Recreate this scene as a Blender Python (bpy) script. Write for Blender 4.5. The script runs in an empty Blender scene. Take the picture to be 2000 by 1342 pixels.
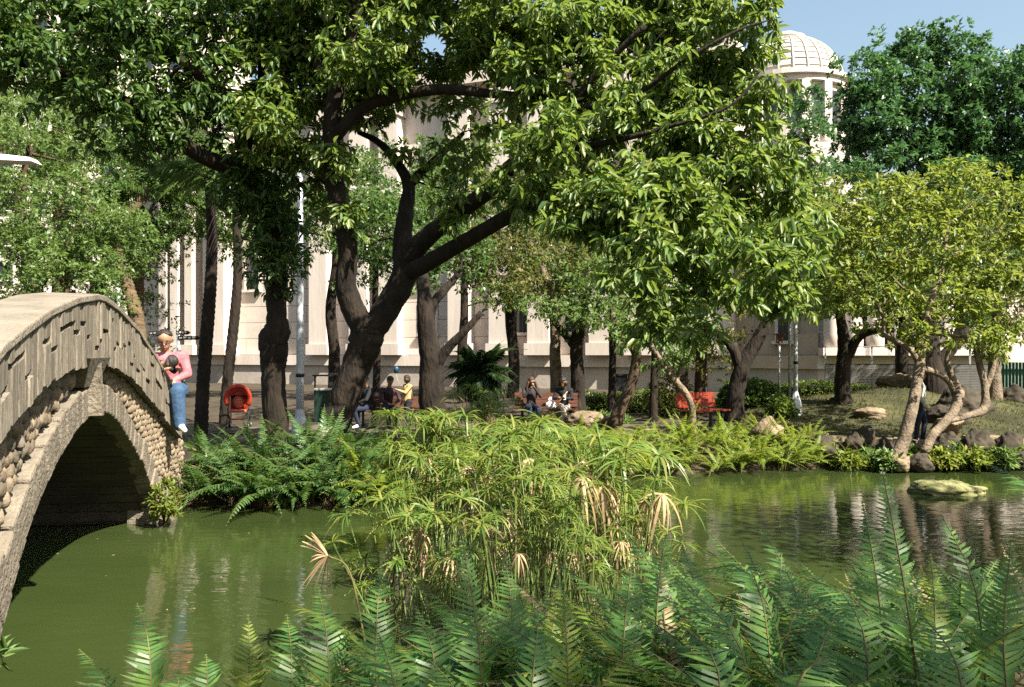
import bpy, math, random
import numpy as np
from mathutils import Vector, Matrix, Euler

random.seed(7)
RNG = np.random.default_rng(11)
SC = bpy.context.scene
COL = SC.collection
R = math.radians

# ------------------------------------------------------------------ camera
EYE = 2.35                       # metres above the pond water (water is z = 0)
FPX = 1667.0                     # focal length in photograph pixels (2000 wide)
cam_d = bpy.data.cameras.new('camera')
cam = bpy.data.objects.new('camera', cam_d)
COL.objects.link(cam)
cam.location = (0, 0, EYE)
cam.rotation_euler = (R(90), 0, 0)
cam_d.sensor_width = 36
cam_d.lens = FPX / 2000 * 36
cam_d.shift_y = 19 / 2000
cam_d.clip_start = 0.05
cam_d.clip_end = 2000
SC.camera = cam

# ------------------------------------------------------------------ sky, sun, exposure
SUN_EL = R(48)
SUN_AZ = math.atan2(0.74, -0.67)
world = bpy.data.worlds.new('World')
SC.world = world
world.use_nodes = True
wn = world.node_tree.nodes
bg = wn.get('Background') or wn.new('ShaderNodeBackground')
sky = wn.new('ShaderNodeTexSky')
sky.sky_type = 'NISHITA'
sky.sun_disc = False
sky.sun_elevation = SUN_EL
sky.sun_rotation = SUN_AZ
sky.air_density = 1.7
sky.dust_density = 3.0
sky.ozone_density = 2.0
bg.inputs['Strength'].default_value = 0.056
world.node_tree.links.new(sky.outputs[0], bg.inputs['Color'])
sun_d = bpy.data.lights.new('sun', 'SUN')
sun_d.energy = 5.0
sun_d.angle = R(0.55)
sun_d.color = (1.0, 0.93, 0.80)
sun = bpy.data.objects.new('sun', sun_d)
COL.objects.link(sun)
SUNV = Vector((math.sin(SUN_AZ) * math.cos(SUN_EL), math.cos(SUN_AZ) * math.cos(SUN_EL), math.sin(SUN_EL)))
sun.rotation_euler = (-SUNV).to_track_quat('-Z', 'Y').to_euler()
sun.location = SUNV * 60
SC.view_settings.view_transform = 'Standard'
SC.view_settings.look = 'None'
SC.view_settings.exposure = 1.88
SC.view_settings.gamma = 1.0
SC.view_settings.use_curve_mapping = False
cy = SC.cycles
cy.use_denoising = False
cy.denoiser = 'OPENIMAGEDENOISE'
cy.denoising_input_passes = 'RGB_ALBEDO_NORMAL'
cy.max_bounces = 7
cy.diffuse_bounces = 3
cy.glossy_bounces = 3
cy.transmission_bounces = 4
cy.transparent_max_bounces = 4
cy.sample_clamp_indirect = 6
cy.use_adaptive_sampling = False
cy.caustics_refractive = False
cy.caustics_reflective = False
cy.blur_glossy = .6

# ------------------------------------------------------------------ helpers
def P(px, py, d):
    """photograph pixel + distance (m) -> world point"""
    return np.array([(px - 1000) / FPX * d, d, EYE + (690 - py) / FPX * d])

def tag(o, label=None, cat=None, group=None, kind=None):
    if label: o['label'] = label
    if cat: o['category'] = cat
    if group: o['group'] = group
    if kind: o['kind'] = kind
    return o

def empty(name, loc=(0, 0, 0), rz=0.0, parent=None):
    o = bpy.data.objects.new(name, None)
    COL.objects.link(o)
    o.location = loc
    o.rotation_euler = (0, 0, rz)
    o.empty_display_size = 0.2
    if parent: o.parent = parent
    return o

class MB:
    """collects vertices and faces, links them as one mesh object"""
    def __init__(s): s.V = []; s.F = []; s.n = 0
    def add(s, V, F, m=0):
        V = np.asarray(V, float).reshape(-1, 3)
        if not isinstance(F, list) or (len(F) and np.isscalar(F[0][0])):
            F = [np.asarray(F, int)] if not isinstance(F, list) else F
        fl = {}
        if isinstance(F, list) and len(F) and isinstance(F[0], np.ndarray) and F[0].ndim == 2:
            for a in F: s.F.append((a + s.n, m))
        else:
            for f in F: fl.setdefault(len(f), []).append(f)
            for k, a in fl.items(): s.F.append((np.array(a, int) + s.n, m))
        s.V.append(V); s.n += len(V)
        return s
    def box(s, c, d, m=0, rz=0.0, taper=1.0):
        x, y, z = [q / 2 for q in d]
        v = np.array([[-x,-y,-z],[x,-y,-z],[x,y,-z],[-x,y,-z],[-x,-y,z],[x,-y,z],[x,y,z],[-x,y,z]])
        v[4:, :2] *= taper
        if rz:
            cs, sn = math.cos(rz), math.sin(rz)
            v = np.c_[v[:,0]*cs - v[:,1]*sn, v[:,0]*sn + v[:,1]*cs, v[:,2]]
        return s.add(v + np.array(c), [[0,3,2,1],[4,5,6,7],[0,1,5,4],[1,2,6,5],[2,3,7,6],[3,0,4,7]], m)
    def tube(s, pts, rad, sides=8, m=0, cap=True, bump=0.0, seed=0):
        pts = np.asarray(pts, float); n = len(pts)
        rad = np.full(n, rad) if np.isscalar(rad) else np.asarray(rad, float)
        t = np.gradient(pts, axis=0); t /= np.linalg.norm(t, axis=1)[:, None] + 1e-9
        ref = np.array([0.31, 0.95, 0.05]) if abs(t[0] @ np.array([0.31,0.95,0.05])) < .9 else np.array([1., 0, 0])
        V = np.zeros((n, sides, 3)); u = np.cross(t[0], ref); u /= np.linalg.norm(u)
        a = np.linspace(0, 2*math.pi, sides, endpoint=False)
        rg = np.random.default_rng(seed)
        for i in range(n):
            u = u - t[i] * (u @ t[i]); u /= np.linalg.norm(u) + 1e-9
            w = np.cross(t[i], u)
            rr = rad[i] * (1 + bump * (rg.random(sides) - .5)) if bump else rad[i]
            V[i] = pts[i] + np.outer(np.cos(a) * rr, u) + np.outer(np.sin(a) * rr, w)
        idx = np.arange(n * sides).reshape(n, sides)
        q = np.stack([idx[:-1], np.roll(idx[:-1], -1, 1), np.roll(idx[1:], -1, 1), idx[1:]], -1).reshape(-1, 4)
        s.add(V.reshape(-1, 3), [q], m)
        if cap and sides > 2:
            s.F.append((idx[0][::-1][None] + s.n - n*sides, m)); s.F.append((idx[-1][None] + s.n - n*sides, m))
        return s
    def ball(s, c, r, seg=10, rings=6, m=0, noise=0.0, seed=0):
        r = np.array([r, r, r]) if np.isscalar(r) else np.array(r)
        th = np.linspace(0, math.pi, rings + 1)[1:-1]; ph = np.linspace(0, 2*math.pi, seg, endpoint=False)
        v = np.array([[math.sin(t)*math.cos(p), math.sin(t)*math.sin(p), math.cos(t)] for t in th for p in ph])
        v = np.vstack([v, [[0,0,1],[0,0,-1]]])
        if noise:
            rg = np.random.default_rng(seed); v = v * (1 + noise * (rg.random((len(v), 1)) - .5))
        k = rings - 1; idx = np.arange(k*seg).reshape(k, seg)
        q = np.stack([idx[:-1], idx[1:], np.roll(idx[1:], -1, 1), np.roll(idx[:-1], -1, 1)], -1).reshape(-1, 4)
        tt = np.stack([np.full(seg, k*seg), idx[0], np.roll(idx[0], -1)], -1)
        tb = np.stack([np.full(seg, k*seg+1), np.roll(idx[-1], -1), idx[-1]], -1)
        return s.add(v * r + np.array(c), [q, tt, tb], m)
    def mesh(s, name, mats, smooth=True):
        me = bpy.data.meshes.new(name)
        V = np.concatenate(s.V).astype(np.float32)
        me.vertices.add(len(V)); me.vertices.foreach_set('co', V.ravel())
        tot = sum(a.size for a, _ in s.F); nf = sum(len(a) for a, _ in s.F)
        me.loops.add(tot); me.polygons.add(nf)
        me.loops.foreach_set('vertex_index', np.concatenate([a.ravel() for a, _ in s.F]).astype(np.int32))
        sz = np.concatenate([np.full(len(a), a.shape[1]) for a, _ in s.F]).astype(np.int32)
        me.polygons.foreach_set('loop_start', np.r_[0, np.cumsum(sz)[:-1]].astype(np.int32))
        me.polygons.foreach_set('material_index', np.concatenate([np.full(len(a), m) for a, m in s.F]).astype(np.int32))
        me.polygons.foreach_set('use_smooth', np.full(nf, smooth))
        for m in (mats if isinstance(mats, (list, tuple)) else [mats]): me.materials.append(m)
        me.update(calc_edges=True); me.validate()
        return me
    def build(s, name, mats, parent=None, smooth=True):
        return link(name, s.mesh(name, mats, smooth), parent)

def link(name, me, parent=None, loc=None, rot=None, scale=None):
    o = bpy.data.objects.new(name, me)
    COL.objects.link(o)
    if parent: o.parent = parent
    if loc is not None: o.location = loc
    if rot is not None: o.rotation_euler = rot
    if scale is not None: o.scale = (scale,)*3 if np.isscalar(scale) else scale
    return o

def spline(pts, n=8):
    """smooth catmull-rom through rows of any width"""
    p = np.asarray(pts, float)
    p = np.vstack([2*p[0]-p[1], p, 2*p[-1]-p[-2]])
    out = []
    for i in range(1, len(p) - 2):
        for t in np.linspace(0, 1, n, endpoint=False):
            a, b, c, d = p[i-1], p[i], p[i+1], p[i+2]
            out.append(.5*((2*b) + (-a+c)*t + (2*a-5*b+4*c-d)*t*t + (-a+3*b-3*c+d)*t**3))
    out.append(p[-2])
    return np.array(out)

# ------------------------------------------------------------------ materials
def mat(name, c1, c2=None, rough=0.7, scale=4.0, detail=6.0, bump=0.0, bscale=None, spec=0.3, stretch=None, c3=None, metal=0.0, coord='Object', vary=0.0):
    m = bpy.data.materials.new(name); m.use_nodes = True
    nt = m.node_tree; n = nt.nodes; L = nt.links
    b = n['Principled BSDF']
    b.inputs['Roughness'].default_value = rough
    b.inputs['Specular IOR Level'].default_value = spec
    b.inputs['Metallic'].default_value = metal
    b.inputs['Base Color'].default_value = (*c1, 1)
    tc = n.new('ShaderNodeTexCoord'); mp = n.new('ShaderNodeMapping')
    L.new(tc.outputs[coord], mp.inputs['Vector'])
    if stretch: mp.inputs['Scale'].default_value = stretch
    if c2 is not None:
        nz = n.new('ShaderNodeTexNoise'); nz.inputs['Scale'].default_value = scale; nz.inputs['Detail'].default_value = detail
        nz.inputs['Roughness'].default_value = .65
        L.new(mp.outputs[0], nz.inputs['Vector'])
        cr = n.new('ShaderNodeValToRGB'); e = cr.color_ramp.elements
        e[0].position = .36; e[0].color = (*c1, 1); e[1].position = .64; e[1].color = (*c2, 1)
        if c3 is not None:
            k = e.new(.8); k.color = (*c3, 1)
        L.new(nz.outputs['Fac'], cr.inputs[0]); L.new(cr.outputs[0], b.inputs['Base Color'])
    if vary:
        oi = n.new('ShaderNodeObjectInfo'); hs = n.new('ShaderNodeHueSaturation'); mr = n.new('ShaderNodeMapRange')
        mr.inputs['To Min'].default_value = 1 - vary; mr.inputs['To Max'].default_value = 1 + vary
        L.new(oi.outputs['Random'], mr.inputs['Value']); L.new(mr.outputs[0], hs.inputs['Value'])
        src = b.inputs['Base Color'].links
        if src: L.new(src[0].from_socket, hs.inputs['Color'])
        else: hs.inputs['Color'].default_value = (*c1, 1)
        L.new(hs.outputs[0], b.inputs['Base Color'])
    if bump:
        nb = n.new('ShaderNodeTexNoise'); nb.inputs['Scale'].default_value = bscale or scale*4; nb.inputs['Detail'].default_value = 5
        L.new(mp.outputs[0], nb.inputs['Vector'])
        bp = n.new('ShaderNodeBump'); bp.inputs['Strength'].default_value = min(1, bump); bp.inputs['Distance'].default_value = .04*max(1, bump)
        L.new(nb.outputs['Fac'], bp.inputs['Height']); L.new(bp.outputs[0], b.inputs['Normal'])
    return m

def leaf_mat(name, cols, trans, tfac=0.35, rough=0.42, spec=0.4):
    """cols: base colours picked per leaf; trans: colour of light passing through the blade"""
    m = bpy.data.materials.new(name); m.use_nodes = True
    nt = m.node_tree; n = nt.nodes; L = nt.links
    b = n['Principled BSDF']; out = n['Material Output']
    b.inputs['Roughness'].default_value = rough
    b.inputs['Specular IOR Level'].default_value = spec
    g = n.new('ShaderNodeNewGeometry'); oi = n.new('ShaderNodeObjectInfo')
    ad = n.new('ShaderNodeMath'); ad.operation = 'ADD'; fr = n.new('ShaderNodeMath'); fr.operation = 'FRACT'
    L.new(g.outputs['Random Per Island'], ad.inputs[0]); L.new(oi.outputs['Random'], ad.inputs[1]); L.new(ad.outputs[0], fr.inputs[0])
    cr = n.new('ShaderNodeValToRGB'); e = cr.color_ramp.elements
    k = len(cols)
    for i, c in enumerate(cols):
        el = e[i] if i < 2 else e.new(.5)
        el.position = i / (k - 1) if k > 1 else 0; el.color = (*c, 1)
    L.new(fr.outputs[0], cr.inputs[0]); L.new(cr.outputs[0], b.inputs['Base Color'])
    tr = n.new('ShaderNodeBsdfTranslucent')
    mx = n.new('ShaderNodeMixShader'); mx.inputs[0].default_value = tfac
    mc = n.new('ShaderNodeMix'); mc.data_type = 'RGBA'; mc.inputs[0].default_value = .6
    L.new(cr.outputs[0], mc.inputs[6]); mc.inputs[7].default_value = (*trans, 1)
    L.new(mc.outputs[2], tr.inputs['Color'])
    L.new(b.outputs[0], mx.inputs[1]); L.new(tr.outputs[0], mx.inputs[2]); L.new(mx.outputs[0], out.inputs['Surface'])
    return m

M = {}
M['stone'] = mat('pale_stone', (.47,.405,.355), (.57,.505,.45), rough=.85, scale=.8, bump=.2, bscale=6, stretch=(1,1,.18), c3=(.33,.28,.24))
M['stone2'] = mat('pale_stone_panel', (.45,.385,.335), (.60,.53,.47), rough=.85, scale=.35, bump=.15, bscale=9, coord='Generated')
M['plinth'] = mat('plinth_stone', (.30,.258,.22), (.40,.35,.30), rough=.9, scale=.6, bump=.2, bscale=6)
M['beige'] = mat('beige_stone', (.34,.26,.185), (.42,.33,.245), rough=.9, scale=.4, bump=.15, bscale=6)
M['dome'] = mat('dome_copper_pale', (.33,.32,.275), (.43,.415,.36), rough=.6, scale=.6)
M['glass_dark'] = mat('dark_window_glass', (.02,.025,.03), rough=.1, spec=.5)
M['winframe'] = mat('dark_window_frame', (.05,.045,.04), rough=.5)
M['concrete'] = mat('weathered_concrete', (.135,.114,.087), (.205,.175,.136), rough=.9, scale=3, bump=.5, bscale=40, c3=(.09,.08,.05))
M['plank'] = mat('board_marked_concrete', (.112,.095,.071), (.20,.172,.134), rough=.9, scale=2.0, bump=.6, bscale=9, stretch=(9,9,1.0), c3=(.06,.05,.032), vary=.28)
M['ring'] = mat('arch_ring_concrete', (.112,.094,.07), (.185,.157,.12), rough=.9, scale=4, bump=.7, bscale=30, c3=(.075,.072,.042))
M['soffit'] = mat('soffit_concrete_shaded', (.035,.028,.018), (.065,.052,.034), rough=.9, scale=3, bump=.5, bscale=20)  # concrete lowered in colour to hold the shade under the arch
M['cobble'] = mat('river_cobble', (.105,.08,.052), (.185,.145,.10), rough=.75, scale=9, bump=.3, bscale=40, vary=.25)
M['cobble_b'] = mat('river_cobble_grey', (.075,.063,.046), (.13,.11,.083), rough=.75, scale=9, bump=.3, bscale=40, vary=.25)
M['mortar_and_slot_shade'] = mat('dark_mortar_and_slot_shade', (.022,.018,.012), (.05,.04,.027), rough=.95, scale=8, bump=.4)
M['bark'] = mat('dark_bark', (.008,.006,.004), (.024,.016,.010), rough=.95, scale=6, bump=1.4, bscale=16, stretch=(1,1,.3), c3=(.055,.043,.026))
M['bark_tan'] = mat('tan_bark', (.028,.019,.011), (.075,.05,.028), rough=.9, scale=4, bump=.8, bscale=16, stretch=(1,1,.4), c3=(.09,.08,.045))
M['bark_pale'] = mat('pale_bark', (.08,.06,.04), (.19,.145,.10), rough=.85, scale=5, bump=1.0, bscale=20, c3=(.06,.045,.028))
M['palm_bark'] = mat('palm_bark', (.06,.042,.025), (.14,.095,.05), rough=.9, scale=3, bump=.9, bscale=9, stretch=(.5,.5,3))
M['soil'] = mat('soil', (.045,.034,.02), (.10,.075,.045), rough=1, scale=1.5, bump=.6, bscale=14)
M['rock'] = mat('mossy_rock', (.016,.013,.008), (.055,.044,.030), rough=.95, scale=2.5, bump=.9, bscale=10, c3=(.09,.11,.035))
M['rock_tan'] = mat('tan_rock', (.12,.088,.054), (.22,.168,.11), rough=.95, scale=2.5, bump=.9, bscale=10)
M['rock_moss_sunlit'] = mat('moss_rock_sunlit_tone', (.13,.135,.05), (.21,.195,.09), rough=.95, scale=3, bump=.7, bscale=18, c3=(.25,.22,.15))  # moss colour made paler to stand in for sun on the rock
M['steel'] = mat('galvanised_steel', (.36,.38,.41), (.46,.475,.50), rough=.5, scale=6, metal=.25)
M['white'] = mat('white_paint', (.55,.54,.51), (.46,.45,.43), rough=.5, scale=7)
M['red'] = mat('red_painted_wood', (.17,.020,.010), (.24,.036,.018), rough=.55, scale=3, stretch=(1,8,8), bump=.2)
M['brownwood'] = mat('brown_wood', (.085,.032,.018), (.14,.06,.036), rough=.6, scale=3, stretch=(1,8,8), bump=.2)
M['black'] = mat('black_metal', (.012,.012,.013), rough=.5)
M['greenbin'] = mat('dark_green_plastic', (.006,.018,.012), (.010,.026,.018), rough=.45, scale=5)
M['greenfence'] = mat('green_fence_paint', (.015,.085,.06), (.025,.11,.08), rough=.5, scale=2)
M['mesh_grey'] = mat('grey_screen_paint', (.13,.13,.12), (.20,.195,.18), rough=.7, scale=2)
M['straw'] = leaf_mat('dry_straw', [(.24,.165,.085), (.46,.34,.20), (.34,.25,.14)], (.45,.32,.15), .25, .8, .15)
M['leaf_main'] = leaf_mat('big_tree_leaf', [(.050,.105,.024), (.085,.150,.034), (.130,.200,.046), (.070,.125,.030), (.16,.19,.05)], (.28,.38,.045), .42, .42, .42)
M['leaf_dark'] = leaf_mat('dark_leaf', [(.028,.068,.018), (.052,.105,.026), (.08,.135,.034)], (.18,.29,.04), .36, .40, .45)
M['leaf_yel'] = leaf_mat('yellow_green_leaf', [(.075,.130,.022), (.125,.180,.032), (.175,.215,.042), (.20,.19,.04)], (.34,.42,.05), .44, .42, .35)
M['leaf_blue'] = leaf_mat('blue_green_leaf', [(.025,.080,.030), (.045,.110,.038), (.07,.145,.045)], (.14,.30,.07), .3, .45, .4)
M['leaf_olive'] = leaf_mat('olive_leaf', [(.06,.085,.022), (.095,.12,.03), (.13,.135,.04), (.16,.12,.05)], (.28,.30,.05), .38, .45, .3)
M['leaf_soft'] = leaf_mat('soft_green_leaf', [(.06,.115,.032), (.10,.16,.045), (.13,.19,.06)], (.25,.36,.06), .38, .45, .35)
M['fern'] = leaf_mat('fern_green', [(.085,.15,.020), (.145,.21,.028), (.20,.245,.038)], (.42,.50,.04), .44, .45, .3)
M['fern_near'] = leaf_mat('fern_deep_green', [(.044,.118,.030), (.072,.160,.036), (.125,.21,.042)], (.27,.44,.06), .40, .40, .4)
M['fern_shaded'] = leaf_mat('fern_green_shaded_tone', [(.028,.075,.022), (.045,.105,.028), (.07,.13,.03)], (.18,.30,.04), .35, .42, .35)  # darker copy of the fern green, bank shade put into the colour
M['palm_dark'] = leaf_mat('palm_dark_green', [(.014,.034,.012), (.024,.052,.016), (.04,.07,.02)], (.10,.16,.03), .3, .5, .25)
M['papyrus'] = leaf_mat('papyrus_green', [(.060,.125,.022), (.098,.165,.028), (.145,.195,.035), (.21,.21,.05)], (.34,.43,.05), .38, .40, .4)
M['grassm'] = leaf_mat('grass_blade', [(.028,.04,.010), (.05,.06,.015), (.08,.075,.026)], (.2,.23,.04), .35, .5, .2)
M['stemg'] = mat('green_stem', (.08,.13,.03), (.13,.17,.05), rough=.5, scale=8)
M['stipe'] = mat('brown_stipe', (.07,.05,.02), (.12,.10,.03), rough=.6, scale=8)

# ------------------------------------------------------------------ pond, terrain, water
POND = np.array([(-16,3.2),(-8,3.4),(-3.2,3.9),(-1.6,4.4),(-1.3,6.4),(-.6,7.6),(.6,7.7),(1.5,6.8),(1.9,5.2),(3.5,4.5),(8,4.6),(15,5.5),(22,10),
                 (20,17.2),(13,17.6),(9.5,17.3),(6.4,17.4),(4.5,16.9),(3.0,16.6),(1.2,15.6),(-.6,14.4),(-2.4,13.2),(-3.6,12.9),(-4.5,13.3),(-5.2,12.9),(-7.5,13.3),(-12,14.5),(-17,12)], float)

def pond_dist(x, y):
    """signed distance to the shore, positive inside the pond"""
    x = np.asarray(x, float); y = np.asarray(y, float)
    best = np.full(x.shape, 1e9); inside = np.zeros(x.shape, bool)
    n = len(POND)
    for i in range(n):
        ax, ay = POND[i]; bx, by = POND[(i+1) % n]
        dx, dy = bx-ax, by-ay
        t = np.clip(((x-ax)*dx + (y-ay)*dy) / (dx*dx+dy*dy), 0, 1)
        best = np.minimum(best, np.hypot(x-ax-t*dx, y-ay-t*dy))
        c = ((ay > y) != (by > y)) & (x < (bx-ax)*(y-ay)/((by-ay) if by != ay else 1e-9) + ax)
        inside ^= c
    return np.where(inside, best, -best)

def ss(t): t = np.clip(t, 0, 1); return t*t*(3-2*t)

def ground_z(x, y):
    x = np.asarray(x, float); y = np.asarray(y, float)
    s = pond_dist(x, y)
    wob = .05*np.sin(x*1.7+.4)*np.sin(y*1.3) + .03*np.sin(x*4.1+y*2.7)
    top = np.where(y < 9, .85, .40)
    out = .03 + ss(-s / np.where(y < 9, 2.4, .9)) * top + wob*ss(-s/.6)*np.where(y > 40, 0, 1)
    mound = .85*np.exp(-(((x-11.5)/4.2)**2 + ((y-25.5)/3.0)**2))
    out = out + mound
    return np.where(s > 0, -.02 - np.minimum(s*1.1, .9), out)

def gz(x, y): return float(ground_z(np.array([x]), np.array([y]))[0])

def axis(lo, a, b, hi, step):
    f = np.arange(a, b + 1e-6, step)
    g = np.geomspace(1, 1 + (hi - b), 22) - 1 + b
    l = a - (np.geomspace(1, 1 + (a - lo), 22) - 1)
    return np.unique(np.r_[l[::-1], f, g])
gx = axis(-700, -18, 24, 700, .3); gy = axis(-60, -4, 36, 900, .3)
X, Y = np.meshgrid(gx, gy); Z = ground_z(X, Y)
idx = np.arange(X.size).reshape(X.shape)
q = np.stack([idx[:-1,:-1], idx[:-1,1:], idx[1:,1:], idx[1:,:-1]], -1).reshape(-1, 4)

def ground_material():
    m = mat('ground_earth_and_turf', (.022,.017,.010), (.055,.042,.025), rough=1, scale=1.2, bump=.6, bscale=12)
    nt = m.node_tree; n = nt.nodes; L = nt.links; b = n['Principled BSDF']
    cr = [k for k in n if k.type == 'VALTORGB'][0]
    tc = [k for k in n if k.type == 'TEX_COORD'][0]
    sp = n.new('ShaderNodeSeparateXYZ'); L.new(tc.outputs['Object'], sp.inputs[0])
    nz = n.new('ShaderNodeTexNoise'); nz.inputs['Scale'].default_value = .7; nz.inputs['Detail'].default_value = 5
    L.new(tc.outputs['Object'], nz.inputs['Vector'])
    gcol = n.new('ShaderNodeValToRGB'); e = gcol.color_ramp.elements
    e[0].position = .35; e[0].color = (.020,.021,.008, 1); e[1].position = .65; e[1].color = (.060,.056,.022, 1)
    L.new(nz.outputs['Fac'], gcol.inputs[0])
    mr = n.new('ShaderNodeMapRange'); mr.inputs['From Min'].default_value = 5.5; mr.inputs['From Max'].default_value = 8.0
    L.new(sp.outputs['X'], mr.inputs['Value'])
    my = n.new('ShaderNodeMapRange'); my.inputs['From Min'].default_value = 17.5; my.inputs['From Max'].default_value = 19.5
    L.new(sp.outputs['Y'], my.inputs['Value'])
    mu = n.new('ShaderNodeMath'); mu.operation = 'MULTIPLY'
    L.new(mr.outputs[0], mu.inputs[0]); L.new(my.outputs[0], mu.inputs[1])
    mx = n.new('ShaderNodeMix'); mx.data_type = 'RGBA'
    L.new(mu.outputs[0], mx.inputs[0]); L.new(cr.outputs[0], mx.inputs[6]); L.new(gcol.outputs[0], mx.inputs[7])
    L.new(mx.outputs[2], b.inputs['Base Color'])
    return m
g = MB().add(np.c_[X.ravel(), Y.ravel(), Z.ravel()], [q]).build('ground', ground_material())
g['kind'] = 'structure'

# park path by the benches: pale sandy paving laid 4 mm proud
M['path'] = mat('sandy_path', (.055,.043,.028), (.11,.088,.06), rough=.95, scale=2, bump=.3, bscale=25)
px_ = np.linspace(-24, 5.2, 90); rows = []
for k, off in enumerate((-1.2, -.4, .4, 1.2)):
    yy = 21.5 + .5*np.sin(px_*.25) + off + np.where(px_ < -6, (px_+6)*-.12, 0)
    rows.append(np.c_[px_, yy, ground_z(px_, yy) + .012])
V = np.stack(rows, 0); idx = np.arange(4*90).reshape(4, 90)
q = np.stack([idx[:-1,:-1], idx[:-1,1:], idx[1:,1:], idx[1:,:-1]], -1).reshape(-1, 4)
MB().add(V.reshape(-1, 3), [q]).build('path', M['path'])['kind'] = 'structure'

def water_material():
    m = bpy.data.materials.new('murky_green_water'); m.use_nodes = True
    nt = m.node_tree; n = nt.nodes; L = nt.links; b = n['Principled BSDF']
    tc = n.new('ShaderNodeTexCoord')
    nz = n.new('ShaderNodeTexNoise'); nz.inputs['Scale'].default_value = .35; nz.inputs['Detail'].default_value = 3
    L.new(tc.outputs['Object'], nz.inputs['Vector'])
    cr = n.new('ShaderNodeValToRGB'); e = cr.color_ramp.elements
    e[0].position = .3; e[0].color = (.019,.029,.0080, 1); e[1].position = .7; e[1].color = (.029,.041,.0120, 1)
    L.new(nz.outputs['Fac'], cr.inputs[0]); L.new(cr.outputs[0], b.inputs['Base Color'])
    b.inputs['Roughness'].default_value = .03; b.inputs['IOR'].default_value = 1.33
    b.inputs['Specular IOR Level'].default_value = .5
    mp = n.new('ShaderNodeMapping'); mp.inputs['Scale'].default_value = (1.0, 2.2, 1); L.new(tc.outputs['Object'], mp.inputs['Vector'])
    a = n.new('ShaderNodeTexNoise'); a.inputs['Scale'].default_value = 2.2; a.inputs['Detail'].default_value = 3; L.new(mp.outputs[0], a.inputs['Vector'])
    w = n.new('ShaderNodeTexNoise'); w.inputs['Scale'].default_value = 9; w.inputs['Detail'].default_value = 2; L.new(mp.outputs[0], w.inputs['Vector'])
    ad = n.new('ShaderNodeMath'); ad.operation = 'MULTIPLY_ADD'; ad.inputs[1].default_value = .13
    L.new(w.outputs['Fac'], ad.inputs[0]); L.new(a.outputs['Fac'], ad.inputs[2])
    bp = n.new('ShaderNodeBump'); bp.inputs['Strength'].default_value = .36; bp.inputs['Distance'].default_value = .017
    L.new(ad.outputs[0], bp.inputs['Height']); L.new(bp.outputs[0], b.inputs['Normal'])
    return m
V = [(-22,1.5,0),(26,1.5,0),(26,20,0),(-22,20,0)]
MB().add(V, [[0,1,2,3]]).build('pond_water', water_material())['kind'] = 'structure'

# ------------------------------------------------------------------ foot bridge
def bx(d):
    u = d - 9.5
    return -2.6 - .329*(d-4.3) if u < 0 else -4.3108 - .329*u + .041*u*u
D_TOP = np.array([(1.4,.95),(2.4,1.45),(3.4,1.92),(4.37,2.376),(4.92,2.50),(5.6,2.635),(6.55,2.77),(7.55,2.86),(8.0,2.868),(8.9,2.83),(9.7,2.76),(10.5,2.65),(11.45,2.34),(12.2,1.98),(12.6,1.75),(13.6,1.20),(14.2,1.05)])
D_BOT = np.array([(1.4,.40),(2.4,1.0),(3.4,1.5),(4.37,1.95),(4.77,2.03),(5.4,2.18),(6.3,2.27),(7.35,2.30),(8.2,2.28),(8.9,2.23),(10.2,2.09),(10.85,1.92),(11.9,1.56),(12.05,1.45),(13.0,1.05),(13.6,.70),(14.2,.55)])
def ztop(d): return float(np.interp(d, D_TOP[:,0], D_TOP[:,1]))
def zbot(d): return float(np.interp(d, D_BOT[:,0], D_BOT[:,1]))
ARC_C, ARC_H, ARC_R = 7.9, 4.0, 1.82
def zintr(d):
    u = abs(d - ARC_C) / ARC_H
    return -1.0 if u >= 1 else ARC_R * (1 - u**1.9)**.62
def fpt(d, off, z):
    """point on the bridge, off metres proud of the front face (towards the pond)"""
    off = off - .15; e = .02; t = np.array([bx(d+e)-bx(d-e), 2*e]); t /= np.linalg.norm(t)
    nrm = np.array([t[1], -t[0]])
    return np.array([bx(d) + nrm[0]*off, d + nrm[1]*off, z])

BR = empty('stone_footbridge', (bx(8), 8, 0))
tag(BR, 'arched concrete footbridge faced with river cobbles and plank-marked parapet', 'bridge')
BR_inv = Matrix.Translation((-bx(8), -8, 0))
def bbuild(mb, name, mats, parent=BR, smooth=True):
    o = mb.build(name, mats, parent, smooth)
    if parent is BR: o.matrix_parent_inverse = BR_inv
    return o
BW = 2.3  # bridge width
ds = np.unique(np.r_[np.linspace(1.4, 14.2, 120), ARC_C-ARC_H+1e-3, ARC_C+ARC_H-1e-3, ARC_C-ARC_H-1e-3, ARC_C+ARC_H+1e-3])
# core: spandrel walls and deck
core = MB(); n = len(ds)
deck = [min(ztop(d) - .45, zbot(d) + .22) for d in ds]
rows = [[fpt(d, 0, zintr(d)) for d in ds], [fpt(d, 0, deck[i]) for i, d in enumerate(ds)], [fpt(d, -BW, deck[i]) for i, d in enumerate(ds)], [fpt(d, -BW, zintr(d)) for d in ds]]
V = np.array(rows); idx = np.arange(4*n).reshape(4, n)
q = np.concatenate([np.stack([idx[a,:-1], idx[a,1:], idx[b,1:], idx[b,:-1]], -1).reshape(-1, 4) for a, b in ((0,1),(1,2),(2,3))])
core.add(V.reshape(-1, 3), [q])
bbuild(core, 'bridge_wall', M['mortar_and_slot_shade'], smooth=False)
sof = MB(); V = np.array([[fpt(d, .0, zintr(d)) for d in ds], [fpt(d, -BW, zintr(d)) for d in ds]]); idx = np.arange(2*n).reshape(2, n)
sof.add(V.reshape(-1, 3), [np.stack([idx[0,:-1], idx[1,:-1], idx[1,1:], idx[0,1:]], -1).reshape(-1, 4)])
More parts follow.
